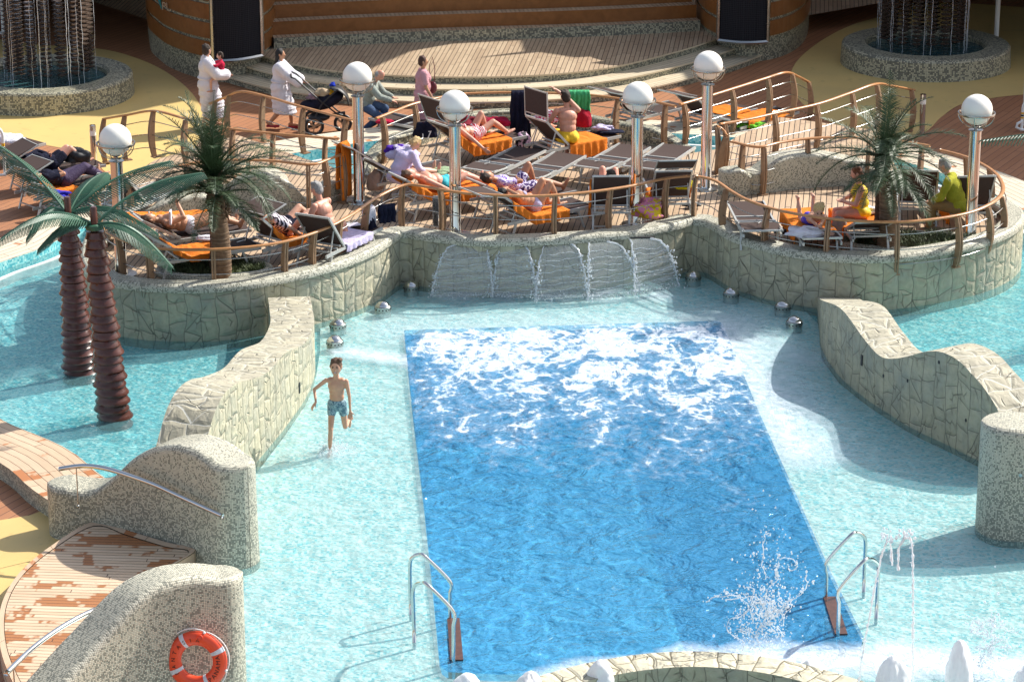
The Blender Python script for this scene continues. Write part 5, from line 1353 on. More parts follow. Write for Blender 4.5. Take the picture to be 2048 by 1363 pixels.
# middle island -------------------------------------------------
l1 = lounger((960, 343), (1058, 297), 3, 'flat', "flat empty sun lounger, leftmost of the four in a row")
l2 = lounger((1048, 356), (1138, 308), 3, 'flat', "flat empty sun lounger, second from the left in the row of four")
l3 = lounger((1183, 337), (1266, 292), 3, 'flat', "flat empty sun lounger, third in the row, left of the globe lamp post")
l4 = lounger((1284, 336), (1353, 293), 3, 'flat', "flat empty sun lounger, rightmost of the four in a row")
l5 = lounger((858, 298), (1036, 264), 38, 112, "sun lounger under the woman in the red striped bikini")
l6 = lounger((1049, 297), (1226, 263), 45, 92, "sun lounger with upright sunshade under the man in yellow shorts")
l7 = lounger((722, 360), (896, 327), 32, 150, "sun lounger under the blond person in lilac")
l8 = lounger((795, 396), (970, 368), 32, None, "sun lounger under the man in turquoise trunks")
l9 = lounger((950, 405), (1126, 374), 30, None, "sun lounger under the person with raised knees and purple trunks")
l10 = lounger((984, 437), (1158, 403), 35, 172, "sun lounger with tilted sunshade under the dark-haired woman in a bikini")
l11 = lounger((1224, 432), (1214, 374), 58, None, "sun lounger seen from behind its upright back, near the middle globe lamp")
l12 = lounger((1350, 415), (1322, 357), 52, 150, "sun lounger with a yellow cloth hung below its sunshade")
tw(l5, -.80, .62, "orange towel hanging off the lounger under the woman in the striped bikini", drop=(.22, .05))
tw(l6, -.25, .62, "orange towel with long folds under the man in yellow shorts", drop=(.30, .02))
tw(l8, -.88, .95, "orange towel on the lounger of the man in turquoise trunks", drop=(.16, .1))
tw(l9, -.8, .35, "orange towel under the person with purple trunks", drop=(.05, .05))
tw(l10, -.82, .45, "orange towel bunched under the dark-haired woman in a bikini", drop=(.16, .05))
tw(l11, -.86, -.1, "orange towel over the lounger seen from behind", drop=(.05, .24))
tw(l12, -.5, .3, "orange towel under the yellow cloth beside the globe lamp", drop=(.05, .2))
sred = m_stripe("red_striped_swimwear", (.60, .03, .05), (.85, .80, .82), 28, 0, .5, .08)
p_, rz = on(l5); person(p_, rz, lying(38 * .55, .95, 1.0, .25, 'head', 'hang', px=-.02), 'skin_red', "woman lying on her back in a red and white striped bikini, one knee raised", 1.66, 1.0, True, brh, 0, [('bra', sred), ('trunks', sred)])
q = sit(1, .08, .50, wR=V3(.40, .30, 1.18), eR=(0, -.6, 1), wL=V3(.35, .2, .62), hd=V3(.12, .12, 1), bend=V3(.05, 0, 0)); q['aL'] = V3(.35, .25, .1); q['aR'] = V3(.4, -.1, .1); q['wR'] = V3(.12, .22, 1.36)
person(P(1136, 325, ZD), R(105), q, 'skin_red', "bare-backed man in yellow shorts sitting on an orange towel, arm raised over his head", 1.82, 1.02, False, dkh, 0, [('shorts', pm("yellow_shorts", (.85, .52, .02), .8))])
lil = m_fabric("lilac_cloth", (.66, .60, .84), .08); pur = m_fabric("deep_purple_cloth", (.10, .03, .42), .2)
p_, rz = on(l7); q = sit(1, .12, .47, aL=V3(.80, .08, .44), aR=V3(.78, -.08, .44), kL=(0, .1, 1), kR=(0, -.1, 1), wL=V3(.40, .15, .55), wR=V3(.4, -.2, .55), hd=V3(.8, 0, .7), tL=(.2, 0, 1), tR=(.2, 0, 1), bend=V3(.12, 0, -.05)); q['up'] = V3(.38, .1, 1)
person(P(796, 404, ZD), rz, q, 'skin', "blond person in a lilac shirt sitting bent forward with legs stretched out", 1.66, 1.15, False, blh, .04, [('longshirt', lil, .02), ('shorts', lil)])
p_, rz = on(l8); person(p_, rz, lying(22, .98, 0, 0, 'side', 'side', px=-.0), 'skin_red', "pale man lying on his back in turquoise swimming trunks", 1.75, 1.1, False, brh, 0, [('trunks', pm("turquoise_trunks", (.02, .42, .50), .7))])
p_, rz = on(l9); person(p_, rz, lying(24, 1, 1.0, 0, 'side', 'belly', px=-.02), 'skin_dk', "person lying with one knee raised in dark purple patterned trunks", 1.74, 1, False, dkh, 0, [('shorts', m_stripe("purple_patterned_trunks", (.05, .02, .14), (.70, .66, .80), 16, 1, .55, .3)), ('tee', m_stripe("purple_patterned_shirt", (.16, .05, .50), (.80, .78, .88), 22, 0, .5, .5))])
p_, rz = on(l10); person(p_, rz, lying(26, .95, 1.05, .9, 'hang', 'head', px=-.05), 'skin_tan', "dark-haired woman lying in a lilac bikini with both knees raised", 1.66, 1.08, True, blk, .06, [('bra', lil), ('briefs', lil)])
p_, rz = on(l11); person(p_, rz, lying(42, 1, 1.3, .9, 'belly', 'side', px=.05), 'skin_red', "person hidden behind an upright lounger back, only a shin and dark hair showing", 1.75, 1, False, dkh, 0, [('trunks', M['dark'])])
pile(P(806, 314, 1.42), (.26, .20, .16), lil, "lilac-white cloth bundled over the blond person's shoulders", "cloth", "cloth_bundle", .4)
pile(P(797, 303, 1.50), (.22, .14, .10), pur, "deep purple cloth behind the lilac bundle", "cloth", "cloth_bundle", .5)
pile(P(884, 345, 1.12), (.30, .20, .06), m_fabric("green_cloth", (.34, .46, .28), .2), "pale green towel crumpled on the lounger foot by the globe lamp", "towel", "towel", .5)
mar = m_fabric("maroon_cloth", (.28, .03, .05), .3)
pile(P(952, 252, 1.20), (.30, .22, .14), mar, "maroon clothes heaped behind the woman in the striped bikini", amp=.6); pile(P(992, 250, 1.18), (.22, .18, .12), m_fabric("crimson_cloth", (.42, .01, .05), .3), "crimson clothes heaped beside the maroon ones", amp=.6)
pile(P(944, 266, 1.14), (.26, .12, .05), m_fabric("olive_cloth", (.22, .30, .16), .3), "small olive green cloth in front of the maroon clothes", amp=.5)
nav = m_fabric("navy_cloth", (.012, .014, .035), .3)
def hang(px, py, z, w_, h_, mat, label, rz=0.0, thick=.05, cat_="towel", name="hanging_towel", over=.0, seed=1):
    """cloth folded over a rail: two leaves hanging from height z"""
    b = P(px, py, z); V = []; F = []; nx, ny = 18, 30
    for i in range(nx + 1):
        u = i / nx - .5
        for j in range(ny + 1):
            t = j / ny * 2 - 1; L = abs(t) * h_ * (.86 if t < 0 else 1) * (1 + .08 * noise.noise(Vector((u * 3, seed, t))))
            x = u * w_ * (1 + .12 * abs(t)) + .02 * noise.noise(Vector((t * 3, seed, 1))); y = math.copysign(min(1, abs(t) * 12) * thick, t) + .025 * math.sin(u * 24 + seed + t * 2) * min(1, abs(t) * 3)
            V.append((x, -y, -L + thick * .4 * (abs(t) < .1)))
    for i in range(nx):
        for j in range(ny): a = i * (ny + 1) + j; F.append((a, a + 1, a + ny + 2, a + ny + 1))
    mb = MB(); mb.add(V, F); o = mb.build(name, mat, None, 'all'); m = o.modifiers.new("t", 'SOLIDIFY'); m.thickness = .012
    o.location = b; o.rotation_euler = (0, 0, rz); return tag(o, label, cat_)
hang(686, 286, ZD + 1.05, .26, .95, M['orange'], "orange towel hanging over the end of the left bridge rail", R(60), .07, seed=3)
hang(1041, 182, ZD + 1.07, .34, .85, nav, "black trousers and top hung over the rail between the loungers", R(5), .05, "clothes", "hanging_clothes", seed=5)
hang(1157, 183, ZD + 1.06, .40, .55, m_stripe("green_checked_cloth", (.03, .30, .10), (.05, .42, .16), 14, 0, .5, .1), "green checked cloth hung over the rail behind the man in yellow shorts", R(0), .08, "cloth", "hanging_cloth", seed=7)
pile(P(1168, 252, 1.15), (.16, .14, .24), m_fabric("red_bag_fabric", (.38, .01, .03), .2), "red bag below the green checked cloth", "bag", "bag", .2)
pile(P(1087, 245, 1.22), (.22, .14, .2), m_stripe("pink_white_cloth", (.62, .02, .10), (.82, .72, .80), 9, 2, .5, .5), "pink and white towel bunched in front of the man in yellow shorts", "towel", "towel", .5)
pile(P(1207, 258, 1.12), (.20, .13, .06), lil, "pale lilac cloth on the foot of the lounger with the long orange towel", "cloth", "cloth", .5)
pile(P(1222, 264, 1.09), (.26, .16, .03), nav, "flat navy cloth under the pale lilac one", "cloth", "cloth", .3)
nb = pile(P(850, 274, 1.05), (.22, .07, .22), nav, "navy bag with white lettering hanging from the lounger back", "bag", "bag", .25)
text("17", nb.location + Vector((.02, -.085, -.02)), (R(80), 0, R(6)), .22, M['white'], nb)
pile(P(1046, 292, .86), (.15, .12, .20), m_stripe("black_pink_bag", (.015, .012, .02), (.62, .42, .55), 7, 0, .55, .3), "black and pink backpack on the deck between two loungers", "backpack", "backpack", .2)
pile(P(1078, 298, .80), (.20, .14, .10), M['dark'], "dark shoes and bag below the upright sunshade", "bag", "bag", .5)
pile(P(1352, 376, 1.25), (.32, .12, .14), m_fabric("yellow_cloth", (.72, .58, .01), .2), "bright yellow cloth draped on the lounger by the globe lamp", "cloth", "cloth", .7)
pile(P(1300, 432, .90), (.26, .16, .22), m_stripe("yellow_pink_bag", (.78, .55, .02), (.75, .25, .40), 5, 2, .5, .6), "yellow bag with a pink pattern standing behind the rail by the globe lamp", "bag", "bag", .7)
pile(P(752, 378, .90), (.16, .14, .26), m_fabric("pink_beige_bag", (.55, .36, .27), .2), "pinkish beige bag on the deck beside the globe lamp base", "bag", "bag", .25)
pile(P(1135, 428, .76), (.18, .08, .04), M['dark'], "dark sandals lying on the deck under the middle loungers", "sandals", "sandals", .6)
pile(P(1385, 412, .76), (.14, .08, .04), M['dark'], "dark shoes on the deck right of the yellow cloth", "shoes", "shoes", .6)
for x, y in ((945, 342), (1001, 361), (1030, 346), (1082, 368), (1163, 345), (1236, 344)):
    pass
hang(737, 414, 1.40, .22, .42, M['whitecloth'], "white cloth hanging over the front rail beside the black one", R(60), .05, "cloth", "hanging_cloth", seed=2)
hang(774, 409, 1.42, .28, .30, nav, "black shorts hanging over the front rail", R(25), .04, "shorts", "hanging_shorts", seed=4)
hang(871, 392, 1.32, .08, .52, m_stripe("black_white_scarf", (.02, .02, .02), (.45, .45, .45), 30, 2, .5, .5), "black and white patterned scarf hanging down from a lounger", R(0), .02, "scarf", "hanging_scarf", seed=8)
# right island ---------------------------------------------------
l13 = lounger((1523, 462), (1492, 405), 3, 'flat', "flat empty sun lounger at the left end of the right island")
l14 = lounger((1645, 482), (1600, 418), 4, None, "sun lounger under the fair-haired boy lying on his front")
l15 = lounger((1756, 490), (1690, 408), 24, None, "sun lounger under the woman in the yellow swimsuit")
l16 = lounger((1838, 425), (1828, 368), 62, None, "empty sun lounger with upright back behind the right palm trunk")
l17 = lounger((1958, 432), (1908, 375), 58, None, "sun lounger under the man in the yellow-green jumper")
tw(l14, -.5, .97, "orange towel under the fair-haired boy", drop=(.22, .22), end=.0)
tw(l15, -.2, .97, "orange towel under the woman in the yellow swimsuit", drop=(.2, .22), end=.0)
tw(l17, -.28, .45, "long orange towel hanging beside the man in the yellow-green jumper", drop=(.05, .34))
p_, rz = on(l14); q = lying(0, .86, 0, 0, 'elbow', 'elbow', px=-.05, prone=True); q['up'] = V3(-1, 0, .42); q['hd'] = V3(-.6, 0, .8); q['fc'] = V3(-1, 0, -.5); q['wL'] = V3(-.78, .12, .44); q['wR'] = V3(-.76, -.14, .44); q['kL'] = (0, 0, -1); q['aL'] = V3(.40, -.10, .72); q['aR'] = V3(.46, .14, .68); q['kL'] = q['kR'] = (.3, 0, -1)
person(p_, rz, q, 'skin', "fair-haired boy lying on his front in blue trunks, propped on his elbows", 1.5, .95, False, blh, 0, [('trunks', pm("blue_trunks", (.05, .05, .60), .6))], 'yes', child=True)
yel = pm("yellow_swimsuit", (.88, .60, .01), .55)
q = sit(1, .12, .49, aL=V3(.42, .12, .07), aR=V3(.42, -.10, .07), wL=V3(.30, .05, .66), wR=V3(.28, -.08, .68), hd=V3(.3, 0, 1))
person(P(1720, 478, ZD), R(185), q, 'skin_red', "woman sitting in a yellow swimsuit on an orange towel, hands in her lap", 1.68, 1.12, True, cph, .05, [('swimsuit', yel)])
q = sit(1, .30, .49, aL=V3(.45, .15, .07), aR=V3(.42, -.12, .07), wL=V3(.42, .10, .55), wR=V3(.40, -.05, .55), hd=V3(.5, 0, 1), bend=V3(.04, 0, 0))
person(P(1914, 466, ZD), R(160), q, 'skin', "grey-haired man in a yellow-green jumper and khaki trousers sitting bent forward", 1.78, 1.08, False, grh, 0, [('longshirt', m_fabric("yellow_green_jumper", (.42, .42, .04), .15), .02), ('trousers', m_fabric("khaki_trousers", (.33, .22, .10), .15))])
pile(P(1741, 424, 1.12), (.30, .16, .07), M['whitecloth'], "white towel crumpled beside the woman in the yellow swimsuit", "towel", "towel", .5)
pile(P(1610, 470, 1.12), (.30, .22, .10), M['whitecloth'], "white cloth under the arms of the fair-haired boy", "cloth", "cloth", .4)
pile(P(1562, 466, .84), (.14, .09, .06), M['dark'], "small black bag on the deck beside the orange towel of the boy", "bag", "bag", .4)
pile(P(1678, 470, .92), (.14, .11, .24), m_fabric("grey_beige_bag", (.34, .29, .26), .2), "grey beige drawstring bag on the deck under the woman's lounger", "bag", "bag", .25)
pile(P(1868, 460, .77), (.22, .10, .04), m_fabric("tan_sandals", (.25, .2, .13), .3), "tan sandals on the deck behind the right planter", "sandals", "sandals", .7)
pile(P(1438, 448, .80), (.20, .12, .10), m_fabric("beige_bag", (.55, .42, .28), .2), "beige beach bag lying at the corner of the stone wall", "bag", "bag", .4)
# left island -----------------------------------------------------
l18 = lounger((262, 440), (430, 430), 3, None, "flat sun lounger fully covered by an orange towel behind the left palms")
l19 = lounger((292, 474), (462, 452), 30, None, "sun lounger under the person lying behind the palm trunk")
l20 = lounger((306, 512), (482, 487), 32, 150, "nearest sun lounger on the left island with an orange towel and tilted sunshade")
l21 = lounger((488, 492), (656, 446), 42, 12, "sun lounger with level sunshade over the man in the striped shirt")
l22 = lounger((610, 508), (730, 450), 52, None, "sun lounger under the sitting grey-haired man, its dark back turned to the pool")
l23 = lounger((226, 414), (330, 372), 48, None, "sun lounger half hidden behind the left globe lamp post")
tw(l18, -.80, .72, "orange towel spread over the flat lounger behind the left palms", drop=(.03, .03))
tw(l20, -.6, .42, "orange towel rumpled on the nearest lounger of the left island", drop=(.10, .05))
tw(l22, -.2, .62, "lilac towel under the sitting grey-haired man", mat=lil, drop=(.13, .05))
tw(l21, -.7, .2, "orange towel under the man in the striped shirt", drop=(.12, .02))
p_, rz = on(l19); person(p_, rz, lying(14, 1, 0, 0, 'side', 'book', px=.0), 'skin_tan', "tanned person lying behind the palm trunk holding up a book", 1.75, 1.1, False, brh, 0, [('briefs', M['whitecloth'])])
pile(P(418, 478, 1.12), (.22, .10, .05), M['whitecloth'], "white rolled towel beside the lying person's hip", "towel", "towel", .3)
mb = MB(); mb.box((0, 0, 0), (.03, .16, .22)); o = mb.build("book", M['whitecloth']); o.location = P(341, 434, 1.45); tag(o, "pale open book held up by the person behind the palm", "book")
p_, rz = on(l21); person(p_, rz, lying(30, 1, .35, .2, 'side', 'side', px=-.0), 'skin', "man lying in a black and white striped shirt under the level sunshade", 1.76, 1, False, dkh, 0, [('tee', m_stripe("black_white_stripes", (.02, .015, .03), (.75, .70, .78), 16, 0, .5, .1)), ('trunks', nav)])
q = sit(1, .18, .50, aL=V3(.62, .18, .44), aR=V3(-.1, -.42, .08), kL=(0, .1, 1), kR=(.3, -1, .5), wL=V3(.36, .10, .66), wR=V3(.38, -.02, .64), hd=V3(.35, 0, 1), bend=V3(.05, 0, 0))
person(P(657, 521, ZD), R(150), q, 'skin_red', "grey-haired bare-chested man sitting sideways on a lilac towel, reading", 1.78, 1.08, False, grh, 0, [('trunks', nav)])
mb = MB(); mb.box((0, 0, 0), (.26, .20, .015), Matrix.Rotation(.35, 3, 'X')); o = mb.build("magazine", M['whitecloth']); o.location = P(607, 447, 1.25); tag(o, "open white magazine held by the sitting grey-haired man", "magazine")
mb = MB(); mb.box((0, 0, 0), (.24, .18, .006)); o = mb.build("magazine", pm("magazine_paper", (.55, .52, .62), .6, 0, .4, 30)); o.location = P(706, 449, 1.10); o.rotation_euler = (0, 0, .5); tag(o, "printed magazine lying on the lounger right of the sitting man", "magazine")
pile(P(262, 384, 1.30), (.14, .12, .10), M['dark'], "dark haired head shaped black bundle beside the left globe lamp post", "bag", "bag", .3)
pile(P(741, 468, .95), (.10, .10, .20), nav, "navy cloth bundle on the deck below the hanging white cloth", "cloth", "cloth", .4)
# left promenade ---------------------------------------------------
zp = -.1
l24 = lounger((10, 352), (195, 322), 30, 20, "far sun lounger on the brown deck with a black handbag on its foot", zp)
l25 = lounger((28, 392), (212, 352), 35, 15, "sun lounger on the brown deck under the person in dark tracksuit trousers", zp)
l26 = lounger((70, 424), (248, 386), 40, None, "nearest sun lounger on the brown deck with a blue cloth on its seat", zp)
l27 = lounger((-70, 312), (50, 285), 35, 150, "sun lounger at the left picture edge with a white towel on top", zp)
tw(l25, -.8, .2, "orange towel hanging under the person in dark tracksuit trousers", drop=(.2, .1))
p_, rz = on(l24); person(p_, rz, lying(16, .95, .3, .4, 'belly', 'head', px=.0), 'skin_red', "person with black hair in a black top lying on the far lounger", 1.66, 1.05, True, blk, .05, [('longshirt', nav, .02), ('shorts', nav)])
p_, rz = on(l25); person(p_, rz, lying(16, 1, .0, .15, 'side', 'belly', px=.05), 'skin_tan', "person lying in dark purple tracksuit trousers with bare feet", 1.75, 1.05, False, dkh, 0, [('tee', nav, .015), ('trousers', m_stripe("purple_tracksuit", (.035, .02, .06), (.045, .026, .075), 3, 1, .5, .1), .02)])
pile(P(118, 392, .32), (.22, .16, .08), m_fabric("blue_cloth", (.04, .04, .45), .25), "bright blue cloth on the nearest lounger of the brown deck", "cloth", "cloth", .6)
pile(P(158, 322, .36), (.26, .16, .18), M['dark'], "black handbag on the foot of the far lounger", "handbag", "handbag", .3)
pile(P(20, 284, .62), (.32, .26, .12), M['whitecloth'], "white towel heaped on the lounger at the left picture edge", "towel", "towel", .35)
# back promenade ---------------------------------------------------
l28 = lounger((1212, 238), (1366, 205), 42, 168, "sun lounger behind the tall globe lamp with level sunshade, nearest the stage steps", zp)
l29 = lounger((1346, 246), (1506, 208), 42, 168, "sun lounger with level sunshade right of the highest globe lamp", zp)
l30 = lounger((1430, 254), (1590, 214), 10, None, "flat sun lounger behind the right bridge railing under an orange towel", zp)
tw(l29, .0, .72, "orange towel bunched right of the highest globe lamp post", drop=(.1, .1)); tw(l30, -.6, .7, "orange towel spread behind the right bridge railing", drop=(.18, .1))
pile(P(1505, 254, .18), (.30, .16, .07), m_fabric("lime_cloth", (.20, .62, .05), .25), "lime green cloth on the pool edge by the right bridge", "cloth", "cloth", .7)
l31 = lounger((895, 255), (770, 232), 4, None, "sun lounger behind the rail, partly hidden by the front lamp globe", zp)

# ================================================================ STANDING PEOPLE
robe = M['robe']
b = P(418, 256, -.1); q = stand(1, .14, .02, wL=V3(.36, .02, 1.08), wR=V3(.38, -.12, 1.12), eL=(-.3, 1, -.8), eR=(-.3, -1, -.8), fc=V3(.8, .6, 0))
person(b, R(12), q, 'skin', "man in a white bathrobe standing with a toddler in his arms", 1.74, 1.05, False, dkh, 0, [('robe', robe, .055, .68)])
q = dict(pel=V3(0, 0, 0), up=V3(-.1, 0, 1), fw=V3(1, 0, 0), wL=V3(.22, .12, .22), wR=V3(.22, -.12, .2), aL=V3(.20, .12, -.32), aR=V3(.22, -.10, -.28), kL=(1, .4, .5), kR=(1, -.4, .5), hd=V3(.2, 0, 1))
redm = m_fabric("red_outfit", (.55, .015, .06), .15)
person(b + Vector((.27, -.08, 1.15)), R(190), q, 'skin', "toddler in a red top carried by the man in the bathrobe", .92, 1.15, False, dkh, 0, [('longshirt', redm, .012), ('shorts', redm)], child=True)
b = P(562, 257, -.1); q = stand(.95, .22, .05, wL=V3(.42, .14, .98), wR=V3(.42, -.14, .97), eL=(-.4, .5, -1), eR=(-.4, -.5, -1))
wo = person(b, R(-4), q, 'skin_tan', "dark-haired woman in a white bathrobe and sunglasses pushing a pushchair", 1.66, 1.05, True, blk, .2, [('robe', robe, .045, .56)])
mb = MB()
for k in (1, -1): mb.box((.205 * k if False else q['a' + ('L' if k > 0 else 'R')].x + .06, k * .09, q['a' + ('L' if k > 0 else 'R')].z - .07), (.26, .09, .035))
o = mb.build("sandals", pm("red_sandals", (.40, .02, .04), .5), wo)
b = P(742, 264, -.1); q = stand(1, .16, .62, wL=V3(.42, .12, .72), wR=V3(.45, -.1, .70), eL=(-.5, .8, -.6), eR=(-.5, -.8, -.6), hd=V3(.75, 0, .8)); q['pel'] = V3(-.12, 0, .60); q['up'] = V3(.32, 0, 1); q['aL'] = V3(.16, .1, .09); q['aR'] = V3(-.1, -.1, .09); q['bend'] = V3(.05, 0, -.02)
person(b, R(-12), q, 'skin_red', "balding old man in a grey-green shirt and jeans bending down beside the globe lamp", 1.72, 1.08, False, grh, 0, [('longshirt', m_fabric("grey_green_shirt", (.36, .40, .36), .1), .028), ('trousers', m_fabric("blue_jeans", (.08, .13, .24), .2))], bald=True)
pile(P(769, 246, .40), (.16, .10, .06), redm, "red cloth in the hands of the bending old man", "cloth", "cloth", .4)
pink = m_fabric("pink_dress", (.70, .36, .40), .08)
b = P(846, 268, -.1); q = stand(.92, .2, .03, wL=V3(.02, .22, .82), wR=V3(.16, -.24, .80))
person(b, R(8), q, 'skin_tan', "short-haired woman in a pink dress walking past the stage steps", 1.62, 1.08, True, HAIRM('chestnut', (.07, .025, .015)), 0, [('dress', pink, .035, .56)])
mb = MB(); mb.ell((0, 0, 0), (.09, .05, .13), 14, 10); mb.tube([(-.04, 0, .1), (-.06, 0, .45), (0, .02, .62), (.05, 0, .4), (.04, 0, .1)], .008, 5); o = mb.build("shoulder_bag", pm("dark_red_leather", (.12, .01, .02), .4), None, True); o.location = b + Vector((.20, .02, .95)); tag(o, "dark red shoulder bag carried by the woman in the pink dress", "bag")
# the running boy
M['skin_boy'] = m_skin('skin_boy', (.60, .34, .22))
b = P(676, 893, 0); b.z = ZS
sk = .81
q = dict(pel=V3(0, 0, .73), up=V3(.08, 0, 1), fw=V3(1, .0, 0), hd=V3(.10, .02, 1), fc=V3(1, 0, -.25), wL=V3(.06, .20, .62), eL=(-1, .5, -.1), gL=(.3, .1, -1), wR=V3(.16, -.27, .80), eR=(-1, -1.2, .1), gR=(.25, -.5, -.7),
         aL=V3(-.42, .09, .36), kL=(1, 0, .2), tL=(.1, 0, -1), aR=V3(.10, -.10, .06), kR=(1, .15, 0), tR=(1, 0, 0))
trunks = NT("patterned_trunks"); v = trunks.obj(); nz = trunks.noise(v, 34, 3, .6, 1.2); trunks.l(trunks.mix(trunks.mapr(nz, .45, .55), (.07, .16, .22), (.30, .44, .48)), trunks.b.inputs["Base Color"]); trunks.b.inputs["Roughness"].default_value = .7
person(b, R(-97), q, 'skin_boy', "smiling boy in blue-grey patterned trunks running through the shallow water", 1.42, .86, False, brh, 0, [('trunks', trunks.m, .012)], 'smile', child=True)

# ================================================================ PUSHCHAIR
b = P(650, 262, -.1); KS = 1.14; pc = empty("pushchair", b, R(2), "black three-wheeled pushchair loaded with bags, pushed by the woman in the bathrobe", "pushchair")
pc.scale = (KS,) * 3
def wheel(x, y, r_):
    mb = MB(); mb.tube([(x + r_ * math.cos(a), y, r_ + r_ * math.sin(a)) for a in [2 * math.pi * k / 28 for k in range(28)]], .026, 8, closed=True); o = mb.build("wheel", M['dark'], pc, True)
    mb = MB(); mb.tube([(x, y - .03, r_), (x, y + .03, r_)], .03, 10)
    for k in range(3): a = k * 2.094 + .4; mb.bar((x, y, r_), (x + r_ * math.cos(a), y, r_ + r_ * math.sin(a)), .02, .035)
    mb.tube([(x + r_ * .82 * math.cos(a), y, r_ + r_ * .82 * math.sin(a)) for a in [2 * math.pi * k / 24 for k in range(24)]], .012, 6, closed=True); mb.build("rim", M['steel'], o, True)
wheel(-.18, -.26, .15); wheel(-.22, .26, .15); wheel(.32, 0, .14)
mb = MB()
for y in (-.2, .2):
    mb.tube([(-.56, y, 1.02), (-.50, y, 1.0), (-.05, y, .58), (.22, y * .6, .34), (.32, y * .25, .30)], .014, 8); mb.tube([(-.2, y * 1.2, .15), (-.12, y, .40), (-.02, y, .56), (.25, y, .80)], .014, 8)
mb.tube([(-.56, -.2, 1.02), (-.58, 0, 1.03), (-.56, .2, 1.02)], .018, 8); mb.tube([(-.2, -.26, .15), (-.2, .26, .15)], .014, 8); mb.tube([(.32, 0, .30), (.32, 0, .14)], .03, 8); mb.tube([(.1, -.05, .30), (.36, 0, .33)], .03, 8)
mb.build("chassis", M['dark'], pc, True)
mb = MB(); mb.ell((.02, 0, .55), (.34, .19, .14), 18, 10, Matrix.Rotation(-.35, 3, 'Y')); mb.ell((-.22, 0, .47), (.22, .17, .10), 16, 10); mb.build("seat", m_fabric("dark_blue_black_fabric", (.018, .018, .035), .3), pc, True)
mb = MB(); mb.lathe([(.30, -.2), (.30, .2)], (.02, 0, 0), 16, 0, 1.6); mb.V = [(.12 + (v[0] - .02), v[2], .50 + v[1]) for v in mb.V]; o = mb.build("hood", M['dark'], pc, True); m = o.modifiers.new("t", 'SOLIDIFY'); m.thickness = .015
mb = MB(); mb.ell((-.10, 0, .26), (.20, .15, .08), 14, 8); mb.build("basket", M['dark'], pc, True)
def rel(v): return b + Vector(v) * KS
pile(rel((-.05, -.05, .66)), (.16, .13, .12), m_fabric("cream_bag", (.55, .42, .28), .4), "cream striped bag lying in the pushchair", "bag", "bag", .4)
pile(rel((.10, -.02, .68)), (.09, .10, .07), m_fabric("amber_cloth", (.80, .40, .02), .2), "amber cloth tucked in the pushchair", "cloth", "cloth", .4)
pile(rel((.15, .04, .80)), (.06, .07, .06), m_fabric("royal_blue_cloth", (.02, .05, .5), .2), "small royal blue cloth at the top of the pushchair", "cloth", "cloth", .4)
pile(rel((-.20, -.03, .60)), (.14, .12, .07), m_fabric("mauve_cloth", (.33, .24, .3), .3), "mauve cloth at the foot end of the pushchair", "cloth", "cloth", .5)

# ================================================================ POOL FITTINGS
for i, (x, y, wr) in enumerate([(823, 590, "left of the water cascades, farthest of the left four"), (766, 632, "second of the four along the left stone wall"), (676, 667, "third of the four along the left stone wall"), (670, 701, "just behind the running boy"),
                 (1386, 570, "right of the water cascades in the wall corner"), (1462, 604, "second of the four under the right stone wall"), (1565, 630, "third of the four under the right stone wall"), (1588, 662, "nearest of the four under the right stone wall")]):
    b = P(x, y, ZS); r = empty("water_nozzle", b, i * .7, "steel water nozzle, " + wr, "nozzle", "steel water nozzles in the shallow pool")
    mb = MB(); mb.lathe([(.13, 0), (.13, .17), (.112, .185), (.0, .17)], n=28); mb.build("drum", M['steel'], r, 40)
    mb = MB(); mb.lathe([(.108, .185), (.10, .21), (.06, .24), (0, .25)], n=28); mb.build("dome", M['chrome'], r, 40)
    mb = MB()
    for k in range(14): a = 2 * math.pi * k / 14; mb.ell((.128 * math.cos(a), .128 * math.sin(a), .13), .013, 8, 6)
    mb.build("jet_holes", M['dark'], r)
def pt(x, y, base):  # point above base's depth plane
    z = ZT(base, y); k = base.y; u = -(y - 681.5) / FPX; dy = math.cos(PITCH) + u * math.sin(PITCH); return Vector(((x - 1024) / FPX * (base.y / dy), base.y, z))
def ladder(rails, label, sidev, tread_px):
    r = None
    for (x0, yb), pts, (x1, y1) in rails:
        a = P(x0, yb, ZS); e = P(x1, y1, 0)
        if r is None: r = empty("pool_ladder", a, 0, label, "pool ladder", "chrome pool ladders")
        q = [a]; n = len(pts)
        for i, (x, y) in enumerate(pts):
            t = [0, .05, .25, .55, 1, 1][min(i, 5)] if n > 5 else i / (n - 1)
            q.append(pt(x, y, Vector((0, a.y + (e.y - a.y) * t, 0))))
        q.append(e + Vector((0, 0, -.02))); q.append(Vector((e.x, e.y, -1.2)))
        s_ = [q[0], q[0].lerp(q[1], .8)] + cat(q[1:-2], 6) + [q[-2].lerp(q[-3], .0), q[-1]]
        mb = MB(); mb.tube(s_, .023, 10); under(mb.build("rail", M['chrome'], None, 'all'), r)
    e0 = P(*rails[0][2], 0); e1 = P(*rails[1][2], 0)
    for k in range(4):
        z = .0 - .24 * k; mb = MB(); c = (e0 + e1) / 2; d = e1 - e0; mb.box((c.x + .04, c.y - .05 * k, z), (.15, d.length * .98, .04), Matrix.Rotation(math.atan2(-d.x, d.y), 3, 'Z')); under(mb.build("step", pm("wet_dark_wood", (.09, .035, .02), .3, 0, .3)), r)
ladder([((822, 1241), [(820, 1180), (820, 1128), (826, 1113), (840, 1108), (852, 1114), (900, 1162), (900, 1185)], (900, 1237)),
        ((829, 1297), [(827, 1230), (826, 1182), (831, 1169), (843, 1165), (856, 1170), (906, 1221), (907, 1250)], (907, 1322))], "left chrome pool ladder with brown wooden steps under water", 1, None)
